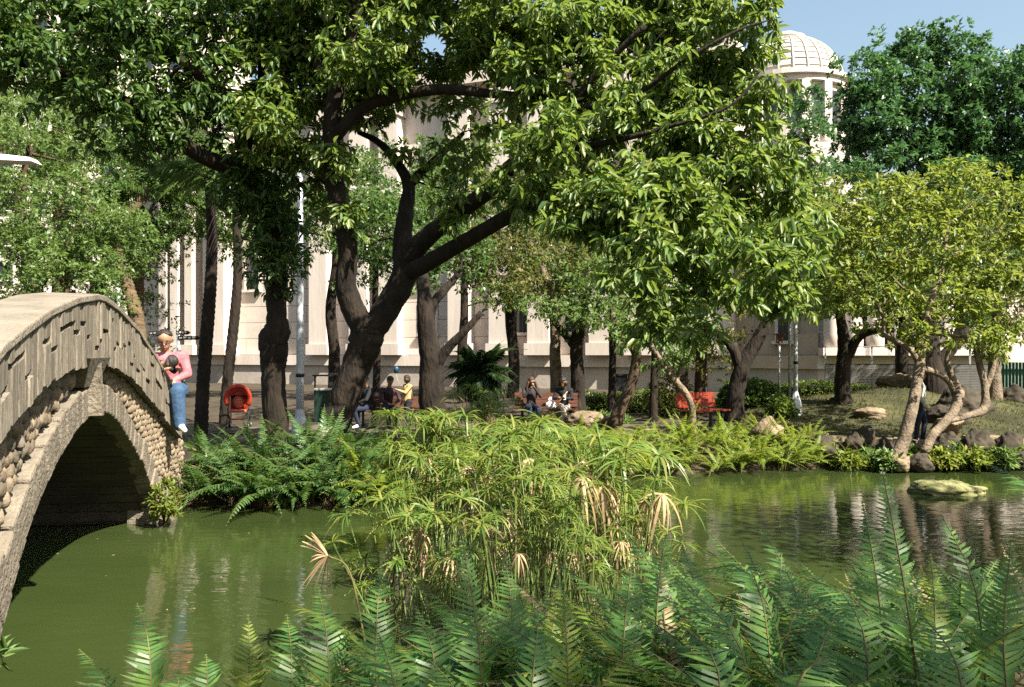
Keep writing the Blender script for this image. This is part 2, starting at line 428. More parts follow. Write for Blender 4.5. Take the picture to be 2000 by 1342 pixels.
# arch parameter points for boards and voussoirs
th = np.linspace(0, math.pi, 400); arcp = np.array([(ARC_C - ARC_H*math.cos(t)*.9995, 0) for t in th]); arcp[:,1] = [zintr(d) for d in arcp[:,0]]
al = np.r_[0, np.cumsum(np.hypot(*np.diff(arcp, axis=0).T))]
def arc_at(s): return np.array([np.interp(s, al, arcp[:,0]), np.interp(s, al, arcp[:,1])])
def arc_nrm(s):
    a, b = arc_at(max(0, s-.03)), arc_at(min(al[-1], s+.03)); t = (b-a)/np.linalg.norm(b-a)
    return np.array([-t[1], t[0]])   # outward (up / away from the opening)
nb = 56
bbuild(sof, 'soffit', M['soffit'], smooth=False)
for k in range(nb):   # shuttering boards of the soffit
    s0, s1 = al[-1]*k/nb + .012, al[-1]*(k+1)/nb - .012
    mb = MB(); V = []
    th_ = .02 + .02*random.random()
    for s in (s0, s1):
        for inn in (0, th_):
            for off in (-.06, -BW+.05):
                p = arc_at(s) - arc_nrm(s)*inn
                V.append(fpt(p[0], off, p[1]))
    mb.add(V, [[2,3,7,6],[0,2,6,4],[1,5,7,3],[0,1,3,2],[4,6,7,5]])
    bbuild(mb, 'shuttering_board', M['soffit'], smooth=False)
# arch ring: voussoirs
nv = 40; RT = .25
for k in range(nv):
    s0, s1 = al[-1]*k/nv + .008, al[-1]*(k+1)/nv - .008
    low = min(k, nv-1-k) < 8
    V = []; pr = .085 + .012*random.random() + (.025*random.random() if low else 0)
    rt = RT + (random.uniform(-.05, .08) if low else random.uniform(-.012, .012))
    for s in (s0, s1):
        for r_ in (-.03, rt):
            for off in (-.12, pr):
                p = arc_at(s) + arc_nrm(s)*r_
                V.append(fpt(p[0], off, p[1]))
    mb = MB().add(V, [[1,5,7,3],[0,2,6,4],[0,1,3,2],[4,6,7,5],[0,4,5,1],[2,3,7,6]])
    o = bbuild(mb, 'voussoir', M['ring'], smooth=False)
    bv = o.modifiers.new('bevel', 'BEVEL'); bv.width = .018; bv.segments = 2
# keystone: a leaning bracket with two curled leaves
mb = MB()
for (sx, w0, w1) in ((0, .11, .17),):
    V = []
    for z, w, pr in ((1.80, .045, .20), (2.05, .055, .19), (2.31, .085, .17)):
        for off in (-.1, pr):
            for dd in (-w, w): V.append(fpt(ARC_C - .35 + dd, off, z))
    V = np.array(V)
    mb.add(V, [[2,3,7,6],[6,7,11,10],[0,2,6,4],[4,6,10,8],[1,5,7,3],[5,9,11,7],[0,1,3,2],[8,10,11,9]])
bbuild(mb, 'keystone', M['ring'], smooth=False)
V = []
for z, d0, d1, pr in ((2.06, 7.2, 7.85, .10), (2.20, 7.05, 8.0, .15), (2.31, 6.95, 8.1, .19)):
    for off in (-.1, pr):
        for dd in (d0, d1): V.append(fpt(dd, off, z))
bbuild(MB().add(V, [[2,3,7,6],[6,7,11,10],[0,2,6,4],[4,6,10,8],[1,5,7,3],[5,9,11,7],[0,1,3,2],[8,10,11,9]]), 'key_block', M['ring'], smooth=False)
# cobbles on the spandrels
cob = []
for v in range(7):
    mb = MB().ball((0,0,0), (.033+.005*(v%3), .036, .050+.007*(v%2)), 8, 6, noise=.16, seed=v)
    cob.append(mb.mesh('cobble', M['cobble'] if v % 3 else M['cobble_b']))
def ring_top(d):
    return max((arc_at(s) + arc_nrm(s)*(RT+.05))[1] for s in np.linspace(0, al[-1], 60) if abs((arc_at(s) + arc_nrm(s)*(RT+.05))[0] - d) < .12) if ARC_C-ARC_H-RT < d < ARC_C+ARC_H+RT else -9
rt_cache_d = np.linspace(1.5, 14, 160); rt_cache = []
for d in rt_cache_d:
    try: rt_cache.append(ring_top(d))
    except ValueError: rt_cache.append(-9)
cands = []
row = 0; z = .02
while z < 2.3:
    d = 3.6 + (row % 2)*.037
    while d < 13.2:
        lo = np.interp(d, rt_cache_d, rt_cache)
        if z > lo + .01 and z < zbot(d) + .02 and z > .0: cands.append((d, z))
        d += .073
    z += .078; row += 1
cands.sort(key=lambda c: (0 if c[0] > 4.3 else 1, c[0]))
for i, (d, z) in enumerate(cands[:298]):
    p = fpt(d + random.uniform(-.012,.012), .018 + random.uniform(-.008,.018), z + random.uniform(-.012,.012))
    o = link('cobble', cob[i % 7], BR, p, (random.uniform(-.4,.4), random.uniform(-.3,.3), random.uniform(0, 6.28)), random.uniform(.85, 1.15))
    o.matrix_parent_inverse = BR_inv
if len(cands) > 298:
    mb = MB()
    for i, (d, z) in enumerate(cands[298:]):
        mb.ball(fpt(d + random.uniform(-.01,.01), .02 + random.uniform(-.008,.018), z + random.uniform(-.01,.01)), np.array([.036, .036, .052])*random.uniform(.85,1.15), 7, 5, noise=.2, seed=i)
    o = bbuild(mb, 'cobble_facing', M['cobble']); o['kind'] = 'stuff'
# parapets: core slab, coping, planks with slots
for side, off0 in (('pond', 0.0), ('far', -BW - .06)):
    mb = MB(); rows = []
    dd = np.linspace(1.5, 12.9, 110); PT = .34
    sgn = 1
    f0, f1 = (off0 + .10, off0 + .10 - PT) if side == 'pond' else (off0 + .24, off0 - .10)
    for off, zf in ((f0, zbot), (f0, ztop), (f1, ztop), (f1, zbot)):
        rows.append([fpt(d, off, zf(d)) for d in dd])
    V = np.array(rows); idx = np.arange(4*len(dd)).reshape(4, -1)
    q = np.concatenate([np.stack([idx[a,:-1], idx[a,1:], idx[(a+1)%4,1:], idx[(a+1)%4,:-1]], -1).reshape(-1,4) for a in range(4)])
    mb.add(V.reshape(-1,3), [q]); e0 = idx[:,0][None]; e1 = idx[:,-1][None][:, ::-1]
    mb.F.append((e0, 0)); mb.F.append((e1, 0))
    par = bbuild(mb, 'parapet', M['mortar_and_slot_shade'] if side == 'pond' else M['concrete'])  # dark pond-side core paints the shade seen in the plank slots
    if side == 'pond':
        # coping lip
        mb = MB(); rows = []
        for off, dz in ((f0+.070, -.045), (f0+.070, .015), (f1-.02, .022), (f1-.02, -.03)):
            rows.append([fpt(d, off, ztop(d)+dz) for d in dd])
        V = np.array(rows); mb.add(V.reshape(-1,3), [q]); mb.F.append((e0, 0)); mb.F.append((e1, 0))
        o = mb.build('coping', M['concrete'], par, smooth=False); bv = o.modifiers.new('bevel', 'BEVEL'); bv.width = .012; bv.segments = 2; bv.limit_method = 'ANGLE'
        # vertical planks
        d = 2.2; run = 0
        while d < 12.75:
            w = random.choice((.085, .10, .115, .13)) * (1.0)
            run -= 1
            if run < 0: slot = random.random() < .72; fcut = random.uniform(.2, .82); run = random.choice((1, 1, 2)) if slot else 0
            zt_, zb_ = ztop(d + w/2) - .05, zbot(d + w/2) - .035 - .02*random.random()
            cut = zb_ + (zt_ - zb_)*fcut
            segs = [(zb_, cut - .022), (cut + .022, zt_)] if slot else [(zb_, zt_)]
            for (a, b) in segs:
                pr = f0 + .040 + .022*random.random()
                V = []
                for dd_ in (d + .004, d + w - .004):
                    sl = (ztop(d+w) - ztop(d)) * (1 if dd_ > d + w/2 else -1) * .5
                    for zz in (a + sl, b + sl):
                        for off in (f0 - .03, pr): V.append(fpt(dd_, off, zz))
                MB().add(V, [[1,5,7,3],[0,1,3,2],[4,6,7,5],[0,4,5,1],[2,3,7,6]]).build('plank', M['plank'], par, smooth=False)
            d += w
# far abutment foot with iron ring, near the water
mb = MB(); V = []
for z, w, pr in ((-.4, .24, .30), (.15, .20, .24), (.55, .12, .13)):
    for off in (-.3, pr):
        for sd in (-w, w): V.append(fpt(ARC_C + ARC_H + .12 + sd, off, z))
V = np.array(V); mb.add(V, [[2,3,7,6],[6,7,11,10],[0,2,6,4],[4,6,10,8],[1,5,7,3],[5,9,11,7],[8,10,11,9]])
o = bbuild(mb, 'pier_foot', M['ring'], smooth=False)
bv = o.modifiers.new('bevel', 'BEVEL'); bv.width = .03; bv.segments = 2

# ------------------------------------------------------------------ museum building
def local_wall(name, p0, p1, z0, parent):
    """frame whose +x runs along the wall to the right, -y is outwards (to the camera)"""
    e = empty(name, (p0[0], p0[1], z0), math.atan2(p1[1]-p0[1], p1[0]-p0[0]), parent)
    return e, math.hypot(p1[0]-p0[0], p1[1]-p0[1])

MU = empty('museum_building', (0, 48, .45))
tag(MU, 'pale stone museum with pilasters and ribbed pale dome behind the trees', 'building')
MU_inv = Matrix.Translation((0, -48, -.45))
pA0, pA1, pB1, pC1 = np.array([-25.5, 58.2]), np.array([11.2, 43.0]), np.array([14.3, 39.8]), np.array([30.0, 37.5])
def frame(p0, p1):
    t = (p1-p0)/np.linalg.norm(p1-p0); return t, np.array([t[1], -t[0]]), np.linalg.norm(p1-p0)
def wpt(F, x, out, z):
    t, nrm, _ = F; p0 = F3[id(F)]
    return np.array([p0[0]+t[0]*x+nrm[0]*out, p0[1]+t[1]*x+nrm[1]*out, z])
F3 = {}
def mkframe(p0, p1):
    F = frame(p0, p1); F3[id(F)] = p0; return F
FA, FB, FC = mkframe(pA0, pA1), mkframe(pA1, pB1), mkframe(pB1, pC1)
def wbox(F, x0, x1, o0, o1, z0, z1, mb=None):
    mb = mb or MB()
    V = [wpt(F, x, o, z) for z in (z0, z1) for (x, o) in ((x0,o1),(x1,o1),(x1,o0),(x0,o0))]
    return mb.add(V, [[0,3,2,1],[4,5,6,7],[0,1,5,4],[1,2,6,5],[2,3,7,6],[3,0,4,7]])
def mpart(mb, name, m, parent=MU):
    o = mb.build(name, m, parent, smooth=False)
    if parent is MU: o.matrix_parent_inverse = MU_inv
    return o
def px_to_x(F, px):
    """where the line of sight through pixel column px meets wall F"""
    k = (px - 1000) / FPX; t, nrm, _ = F; p0 = F3[id(F)]
    return (k*p0[1] - p0[0]) / (t[0] - k*t[1])
for F, zt, mm in ((FA, 17.5, 'stone'), (FB, 8.4, 'beige'), (FC, 7.2, 'stone')):
    mpart(wbox(F, 0, F[2], -7, -.12, .3, zt), 'wall', M[mm])
    mpart(wbox(F, -.1, F[2]+.1, -.5, .28, .3, 1.62), 'plinth', M['plinth'])
    mpart(wbox(F, -.15, F[2]+.15, -.5, .42, 1.62, 2.25), 'plinth_band', M[mm])
    mpart(wbox(F, -.2, F[2]+.2, -7, .75, zt, zt+.9), 'cornice', M[mm])
# slabs of the facing, each its own piece
for F, mm, zt in ((FA, 'stone2', 11.5), (FB, 'beige', 8.2)):
    W, H = 2.3, 1.02; nx = int(F[2]//W)+1; cnt = 0
    for r_ in range(int((zt-2.25)//H)):
        for c in range(nx):
            x0 = max(0, c*W - (W/2 if r_ % 2 else 0)); x1 = min(F[2], (c+1)*W - (W/2 if r_ % 2 else 0))
            if x1 - x0 < .3: continue
            pr = random.uniform(-.004, .012)
            mpart(wbox(F, x0+.015, x1-.015, -.2, pr, 2.26+r_*H+.012, 2.26+(r_+1)*H-.012), 'stone_slab', M[mm])
def pilaster(F, px, w, dep, z1, m='stone'):
    x = px_to_x(F, px)
    mb = wbox(F, x-w/2, x+w/2, -.2, dep, 2.25, z1)
    o = mpart(mb, 'pilaster', M[m])
    mpart(wbox(F, x-w/2-.15, x+w/2+.15, -.2, dep+.12, 2.25, 2.9), 'base', M[m], o)
    mpart(wbox(F, x-w/2-.15, x+w/2+.15, -.2, dep+.12, z1-.8, z1), 'capital', M[m], o)
for px in (338, 360, 388, 424): pilaster(FA, px, .62, .95, 16)
pilaster(FA, 452, 1.0, 1.3, 17)
for px in (634, 712, 770, 905, 985, 1060, 1180, 1255, 1330, 1412): pilaster(FA, px, 1.25, .75, 17)
def window(F, px, z0, z1, w, m='stone'):
    x = px_to_x(F, px)
    fr = MB()
    for a in ((x-w/2-.14, x-w/2, z0-.14, z1+.14), (x+w/2, x+w/2+.14, z0-.14, z1+.14), (x-w/2, x+w/2, z1, z1+.14)):
        wbox(F, a[0], a[1], -.1, .10, a[2], a[3], fr)
    o = mpart(fr, 'window', M[m])
    mpart(wbox(F, x-w/2-.25, x+w/2+.25, -.1, .22, z0-.16, z0), 'sill', M[m], o)
    mpart(wbox(F, x-w/2, x+w/2, -.1, .035, z0, z1), 'pane', M['glass_dark'], o)
    bars = MB(); wbox(F, x-.03, x+.03, 0, .06, z0, z1, bars); zm = (z0*.35+z1*.65); wbox(F, x-w/2, x+w/2, 0, .055, zm-.03, zm+.03, bars)
    mpart(bars, 'glazing_bar', M['winframe'], o)
for px in (494, 552, 672, 740, 838, 945, 1022, 1120, 1215, 1292, 1370): window(FA, px, 6.4, 9.0, 1.0)
for px in (838, 1022, 1120, 1215): window(FA, px, 3.5, 5.3, .9)
for px in (362, 1210, 740): window(FA, px, .55, 1.5, .5)
window(FB, 1532, 2.95, 4.75, .62, 'stone'); window(FB, 1520, .62, 1.3, .4, 'beige')
for i, px in enumerate((1622, 1662, 1702, 1745, 1790, 1838, 1888, 1940)):
    x = px_to_x(FC, px); mb = MB()
    mb.tube([wpt(FC, x, .55, z) for z in (2.25, 3.2, 4.4, 5.6, 6.7)], [.42,.42,.41,.38,.36], 16)
    o = mb.build('column', M['stone'], MU); o.matrix_parent_inverse = MU_inv
    mpart(wbox(FC, x-.55, x+.55, 0, 1.1, 2.25, 2.6), 'base', M['stone'], o)
    mpart(wbox(FC, x-.55, x+.55, 0, 1.1, 6.7, 7.2), 'capital', M['stone'], o)
    if i: window(FC, px - 21, 3.3, 5.4, .55)
# dome on its drum behind
DC = P(1537, 690, 80)[:2]
def lathe(prof, sides=48, sharp=False):
    mb = MB(); a = np.linspace(0, 2*math.pi, sides, endpoint=False); k = len(prof)
    V = np.array([[DC[0]+r*math.cos(t), DC[1]+r*math.sin(t), z] for r, z in prof for t in a]); idx = np.arange(k*sides).reshape(k, sides)
    mb.add(V, [np.stack([idx[:-1], np.roll(idx[:-1],-1,1), np.roll(idx[1:],-1,1), idx[1:]], -1).reshape(-1,4)])
    mb.F.append((idx[-1][None], 0)); return mb
ZB = EYE + (690-170)/FPX*80; RD = 102/FPX*80; HD = 92/FPX*80
def dprof(n, grow=0): return [(max(.01, (RD+grow)*math.cos(t)), ZB + (HD+grow)*math.sin(t)) for t in np.linspace(0, 1.36, n)]
dome = lathe(dprof(14)).build('dome', M['dome'], MU); dome.matrix_parent_inverse = MU_inv
for k in range(24):
    a = k*2*math.pi/24 + .06
    pts = [(DC[0]+r*math.cos(a), DC[1]+r*math.sin(a), z) for r, z in dprof(12, .03)]
    MB().tube(pts, np.linspace(.13,.07,12), 5).build('rib', M['dome'], dome)
for t in np.linspace(.12, 1.15, 8):
    r, z = (RD+.04)*math.cos(t), ZB+(HD+.04)*math.sin(t)
    pts = [(DC[0]+r*math.cos(a), DC[1]+r*math.sin(a), z) for a in np.linspace(0, 2*math.pi, 49)]
    MB().tube(pts, .05, 4, cap=False).build('seam', M['plinth'], dome)
zt = ZB + HD*math.sin(1.36)
o = lathe([(RD*.28, zt-.25), (RD*.34, zt), (RD*.34, zt+.22), (RD*.26, zt+.3), (RD*.18, zt+.62), (.05, zt+.75)]).build('dome_cap', M['dome'], dome)
dr = lathe([(RD*1.02, ZB-7), (RD*1.02, ZB-1.0), (RD*1.10, ZB-.95), (RD*1.10, ZB-.45), (RD*1.16, ZB-.4), (RD*1.16, ZB), (RD*.98, ZB+.05)]).build('drum', M['stone'], MU, smooth=False); dr.matrix_parent_inverse = MU_inv
for k in range(16):
    a = k*2*math.pi/16
    MB().box((DC[0]+RD*1.05*math.cos(a), DC[1]+RD*1.05*math.sin(a), ZB-3.6), (.5,.8,5.2), rz=a).build('pilaster', M['stone'], dr, smooth=False)
    b_ = a + math.pi/16
    MB().box((DC[0]+RD*1.0*math.cos(b_), DC[1]+RD*1.0*math.sin(b_), ZB-3.2), (.3,1.0,3.2), rz=b_).build('window', M['glass_dark'], dr, smooth=False)
for (hw, z0, z1) in ((5.6, ZB-9.5, ZB-6.5), (6.6, ZB-13, ZB-9.5), (8, 6, ZB-13)):
    mb = MB().box((DC[0]+1.5, DC[1], (z0+z1)/2), (hw*2, hw*2, z1-z0), rz=-.36, taper=.93)
    mpart(mb, 'roof_tier', M['stone'])

# far pale apartment block behind the left trees
AB = empty('apartment_block', (-42, 82, .45)); tag(AB, 'pale pinkish apartment block glimpsed behind the left trees', 'building')
MB().box((0,0,17), (30,12,34)).build('wall', M['stone'], AB, smooth=False)
for r_ in range(10):
    for c in range(9):
        w_ = MB().box((-12.5+c*3.1, -6.0, 3+r_*3.1), (1.5,.12,1.6)).build('window', M['glass_dark'], AB, smooth=False)
        MB().box((-12.5+c*3.1, -6.12, 2.15+r_*3.1), (1.8,.3,.12)).build('sill', M['stone'], w_, smooth=False)

# ------------------------------------------------------------------ trees
def leaf_geo(pos, dirs, L, W, up=None, simple=False, fold=.12, curl=.14):
    """vectorised leaves: base points, unit directions, length, width -> V, F"""
    n = len(pos)
    upv = RNG.normal(size=(n,3))*.45 + np.array([0,0,1.]) if up is None else up
    x = np.cross(dirs, upv); x /= np.linalg.norm(x, axis=1)[:,None] + 1e-9
    z = np.cross(x, dirs)
    L = L[:,None]; W = W[:,None]
    if simple:
        v = np.stack([pos, pos+dirs*L*.5+x*W*.5+z*L*fold*.5, pos+dirs*L-z*L*curl*.6, pos+dirs*L*.5-x*W*.5+z*L*fold*.5], 1)
        F = np.arange(n*4).reshape(n,4); return v.reshape(-1,3), [F]
    v = np.stack([pos, pos+dirs*L*.33+x*W*.46+z*L*fold, pos+dirs*L*.70+x*W*.36+z*L*(fold*.6-curl*.3), pos+dirs*L-z*L*curl,
                  pos+dirs*L*.70-x*W*.36+z*L*(fold*.6-curl*.3), pos+dirs*L*.33-x*W*.46+z*L*fold], 1)
    b = np.arange(n)[:,None]*6
    return v.reshape(-1,3), [np.concatenate([b+np.array([0,1,2,3]), b+np.array([0,3,4,5])])]

def unit(v): return v / (np.linalg.norm(v, axis=-1, keepdims=True) + 1e-9)

def make_crown(blobs, leaf=(.2,.065), per=9, ros=11, sub_r=.42, droop=.55, simple=False, skel=None, shell=.55):
    """blobs: (px,py,d,rx_px,ry_px,rd_m,n) -> leaf MB and the twig ends"""
    mb = MB(); ends = []
    allp, alld, alll = [], [], []
    for (px, py, d, rx, ry, rd, n) in blobs:
        c = P(px, py, d); r_ = np.array([rx*d/FPX, rd, ry*d/FPX])
        u = unit(RNG.normal(size=(n,3))); rad = (shell + (1-shell)*RNG.random((n,1)))**.6
        sub = c + u*rad*r_
        for s_, uu in zip(sub, u):
            ends.append(s_)
            sr = sub_r * RNG.uniform(.65, 1.3)
            k = max(3, int(ros*RNG.uniform(.6, 1.3)))
            off = unit(RNG.normal(size=(k,3))) * (RNG.random((k,1))**.45) * sr * np.array([1.15,1.15,.75])
            rc = s_ + off
            ax = unit(off/sr*.8 + uu*.45 + np.array([0,0,.25]) + RNG.normal(size=(k,3))*.3)
            m = per
            ph = RNG.random((k,m))*6.28
            tilt = np.radians(RNG.uniform(35, 88, (k,m)))
            a = np.cross(ax, RNG.normal(size=(k,3))); a = unit(a); b = np.cross(ax, a)
            dd = ax[:,None]*np.cos(tilt)[...,None] + (a[:,None]*np.cos(ph)[...,None] + b[:,None]*np.sin(ph)[...,None])*np.sin(tilt)[...,None]
            dd[...,2] -= droop*RNG.uniform(.4,1.3,(k,m))
            dd = unit(dd)
            pp = rc[:,None] + dd*.02 - ax[:,None]*RNG.random((k,m))[...,None]*.08
            allp.append(pp.reshape(-1,3)); alld.append(dd.reshape(-1,3))
    pos = np.concatenate(allp); dr_ = np.concatenate(alld); n = len(pos)
    l = leaf[0]*RNG.uniform(.45,1.3,n)
    V, F = leaf_geo(pos, dr_, l, l*(leaf[1]/leaf[0])*RNG.uniform(.8,1.2,n), simple=simple)
    mb.add(V, F)
    return mb, np.array(ends), n

def region(poly, n, dfun, rx=(34,60), ry=(24,44), rd=.5, k=(3,6), seed=1):
    """many small leaf clumps spread unevenly over an outline, each with its own depth"""
    rg = np.random.default_rng(seed); poly = np.array(poly, float); out = []
    lo, hi = poly.min(0), poly.max(0); m = len(poly); pts = []
    tries = 0
    while len(pts) < n and tries < 20000:
        tries += 1
        p = lo + rg.random(2)*(hi-lo); ins = False
        for i in range(m):
            a, b = poly[i], poly[(i+1) % m]
            if (a[1] > p[1]) != (b[1] > p[1]) and p[0] < (b[0]-a[0])*(p[1]-a[1])/(b[1]-a[1]) + a[0]: ins = not ins
        if not ins: continue
        gap = 26 if tries < 8000 else 10
        if pts and min(np.hypot(*(np.array(pts)-p).T)) < gap: continue
        pts.append(p); d = dfun(p[0], p[1]) + rg.normal()*.45
        out.append((p[0], p[1], d, rg.uniform(*rx), rg.uniform(*ry), rd*rg.uniform(.7,1.3), int(rg.integers(k[0], k[1]+1))))
    return out

NLEAF = 0
def tree(name, label, base_px, limbs, blobs, bark, leafm, group=None, cat='tree', twigs=True, leaf=(.2,.065), side=10, root=None, twr=.014, **kw):
    """limbs: lists of (px,py,d,width_px); the first is the trunk"""
    global NLEAF
    base = np.array(root) if root is not None else P(*limbs[0][0][:3])
    T = empty(name, tuple(base)); tag(T, label, cat, group)
    inv = Matrix.Translation(tuple(-base))
    mb = MB(); sk = []
    for li, lb in enumerate(limbs):
        rows = np.array([[*P(a[0], a[1], a[2]), a[3]*a[2]/FPX/2] for a in lb])
        if li == 0:
            rows = np.vstack([[rows[0,0], rows[0,1], rows[0,2]-.5, rows[0,3]*1.35], rows])
        sp = spline(rows, 6)
        jit = RNG.normal(size=(len(sp),3)); jit = (jit + np.roll(jit,1,0) + np.roll(jit,2,0) + np.roll(jit,3,0))/4*sp[:,3:4]*.09
        sp[:,:3] += jit
        mb.tube(sp[:,:3], np.maximum(sp[:,3], .006), side if li == 0 else max(6, side-2), bump=.10, seed=li+len(limbs)*7)
        sk.append(sp)
    ends = None
    if blobs:
        cb, ends, n = make_crown(blobs, leaf=leaf, **kw); NLEAF += n
        if twigs:
            S = np.vstack(sk)
            for e in ends:
                dist = np.linalg.norm(S[:,:3]-e, axis=1) + .25*np.abs(S[:,2] > e[2]+.3)
                j = int(np.argmin(dist)); s0 = S[j,:3]; dl = dist[j]
                if dl < .15 or dl > 4.2: continue
                mid = (s0+e)/2 + RNG.normal(size=3)*.10*dl + np.array([0,0,.06*dl])
                pts = spline(np.array([s0, mid, e]), 4)
                r0 = min(S[j,3]*.6, twr*(1+dl*.7))
                mb.tube(pts, np.linspace(r0, .005, len(pts)), 5, cap=False)
                S = np.vstack([S, np.c_[pts[2:-1], np.linspace(r0,.005,len(pts))[2:-1]]])
    o = mb.build('trunk', bark, T); o.matrix_parent_inverse = inv
    if blobs:
        o = cb.build('crown', leafm, T); o.matrix_parent_inverse = inv; o['kind'] = 'stuff'
    return T

# the great tree in the middle
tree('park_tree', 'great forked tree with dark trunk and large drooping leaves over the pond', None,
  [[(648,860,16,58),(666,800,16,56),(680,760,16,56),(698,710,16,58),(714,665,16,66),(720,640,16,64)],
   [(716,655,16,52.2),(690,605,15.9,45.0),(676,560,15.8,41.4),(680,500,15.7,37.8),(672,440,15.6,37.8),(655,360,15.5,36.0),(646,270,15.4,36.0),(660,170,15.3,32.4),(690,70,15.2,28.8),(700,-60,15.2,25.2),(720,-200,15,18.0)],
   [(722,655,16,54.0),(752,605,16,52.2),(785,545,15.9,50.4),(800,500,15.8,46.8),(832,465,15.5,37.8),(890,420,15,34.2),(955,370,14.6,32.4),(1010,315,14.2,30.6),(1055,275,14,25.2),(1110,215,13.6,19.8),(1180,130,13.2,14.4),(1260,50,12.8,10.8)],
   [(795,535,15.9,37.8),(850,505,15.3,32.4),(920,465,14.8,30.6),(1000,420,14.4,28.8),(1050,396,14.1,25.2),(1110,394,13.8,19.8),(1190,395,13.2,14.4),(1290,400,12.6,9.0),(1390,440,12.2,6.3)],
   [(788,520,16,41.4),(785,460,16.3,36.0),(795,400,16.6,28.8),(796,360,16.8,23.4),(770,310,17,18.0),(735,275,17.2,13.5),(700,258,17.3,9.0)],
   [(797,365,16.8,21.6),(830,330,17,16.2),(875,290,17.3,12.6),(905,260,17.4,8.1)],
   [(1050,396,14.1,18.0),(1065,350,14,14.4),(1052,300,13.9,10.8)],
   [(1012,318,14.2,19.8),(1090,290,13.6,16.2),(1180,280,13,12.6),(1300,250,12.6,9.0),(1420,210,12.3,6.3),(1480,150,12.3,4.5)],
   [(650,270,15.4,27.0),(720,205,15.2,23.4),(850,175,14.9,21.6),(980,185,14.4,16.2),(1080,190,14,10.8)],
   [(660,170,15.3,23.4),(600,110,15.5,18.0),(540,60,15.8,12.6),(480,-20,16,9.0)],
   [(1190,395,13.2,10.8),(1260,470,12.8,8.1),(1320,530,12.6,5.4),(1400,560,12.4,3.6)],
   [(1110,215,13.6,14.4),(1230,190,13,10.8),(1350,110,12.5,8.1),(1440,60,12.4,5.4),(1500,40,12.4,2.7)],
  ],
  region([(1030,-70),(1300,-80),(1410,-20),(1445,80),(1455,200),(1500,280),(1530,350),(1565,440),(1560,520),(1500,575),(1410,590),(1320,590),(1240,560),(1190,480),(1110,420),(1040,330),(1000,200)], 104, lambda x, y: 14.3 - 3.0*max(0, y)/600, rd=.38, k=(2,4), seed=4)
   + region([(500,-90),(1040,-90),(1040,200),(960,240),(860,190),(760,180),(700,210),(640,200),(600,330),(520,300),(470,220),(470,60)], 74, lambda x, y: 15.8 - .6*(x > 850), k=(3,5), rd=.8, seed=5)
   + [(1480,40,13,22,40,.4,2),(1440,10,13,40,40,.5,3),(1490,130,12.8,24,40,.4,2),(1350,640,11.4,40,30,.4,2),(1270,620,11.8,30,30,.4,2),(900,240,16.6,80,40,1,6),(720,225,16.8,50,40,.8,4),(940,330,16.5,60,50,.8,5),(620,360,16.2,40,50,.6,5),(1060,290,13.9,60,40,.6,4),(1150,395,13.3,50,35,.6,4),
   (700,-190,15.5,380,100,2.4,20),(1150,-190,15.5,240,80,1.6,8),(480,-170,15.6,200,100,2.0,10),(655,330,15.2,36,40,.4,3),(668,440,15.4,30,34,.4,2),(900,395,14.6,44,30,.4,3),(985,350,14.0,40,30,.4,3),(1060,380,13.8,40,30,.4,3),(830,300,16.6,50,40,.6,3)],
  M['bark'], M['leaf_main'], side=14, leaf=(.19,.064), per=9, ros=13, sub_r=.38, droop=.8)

# vine-clad tree whose limbs reach left over the bridge
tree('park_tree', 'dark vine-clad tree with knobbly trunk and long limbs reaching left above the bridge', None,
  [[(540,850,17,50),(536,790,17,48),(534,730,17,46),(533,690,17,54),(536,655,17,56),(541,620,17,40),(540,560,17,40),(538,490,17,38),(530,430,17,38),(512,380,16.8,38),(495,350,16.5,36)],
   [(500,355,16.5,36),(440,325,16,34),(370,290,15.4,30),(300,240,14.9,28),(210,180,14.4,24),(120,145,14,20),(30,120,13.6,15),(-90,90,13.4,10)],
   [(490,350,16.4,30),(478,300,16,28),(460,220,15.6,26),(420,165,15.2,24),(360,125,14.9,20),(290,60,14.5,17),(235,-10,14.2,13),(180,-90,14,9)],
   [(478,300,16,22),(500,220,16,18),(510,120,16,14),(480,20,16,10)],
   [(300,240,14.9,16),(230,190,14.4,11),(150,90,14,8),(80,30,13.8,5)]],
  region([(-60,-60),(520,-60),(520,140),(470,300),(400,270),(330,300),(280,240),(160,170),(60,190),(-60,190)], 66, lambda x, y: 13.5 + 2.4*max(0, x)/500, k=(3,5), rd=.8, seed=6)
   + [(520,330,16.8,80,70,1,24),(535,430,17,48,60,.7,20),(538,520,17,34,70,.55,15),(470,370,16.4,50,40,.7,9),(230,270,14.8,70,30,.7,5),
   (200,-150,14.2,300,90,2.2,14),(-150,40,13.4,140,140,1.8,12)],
  M['bark'], M['leaf_dark'], side=12, leaf=(.165,.062), per=8, ros=12, sub_r=.42, droop=.5)

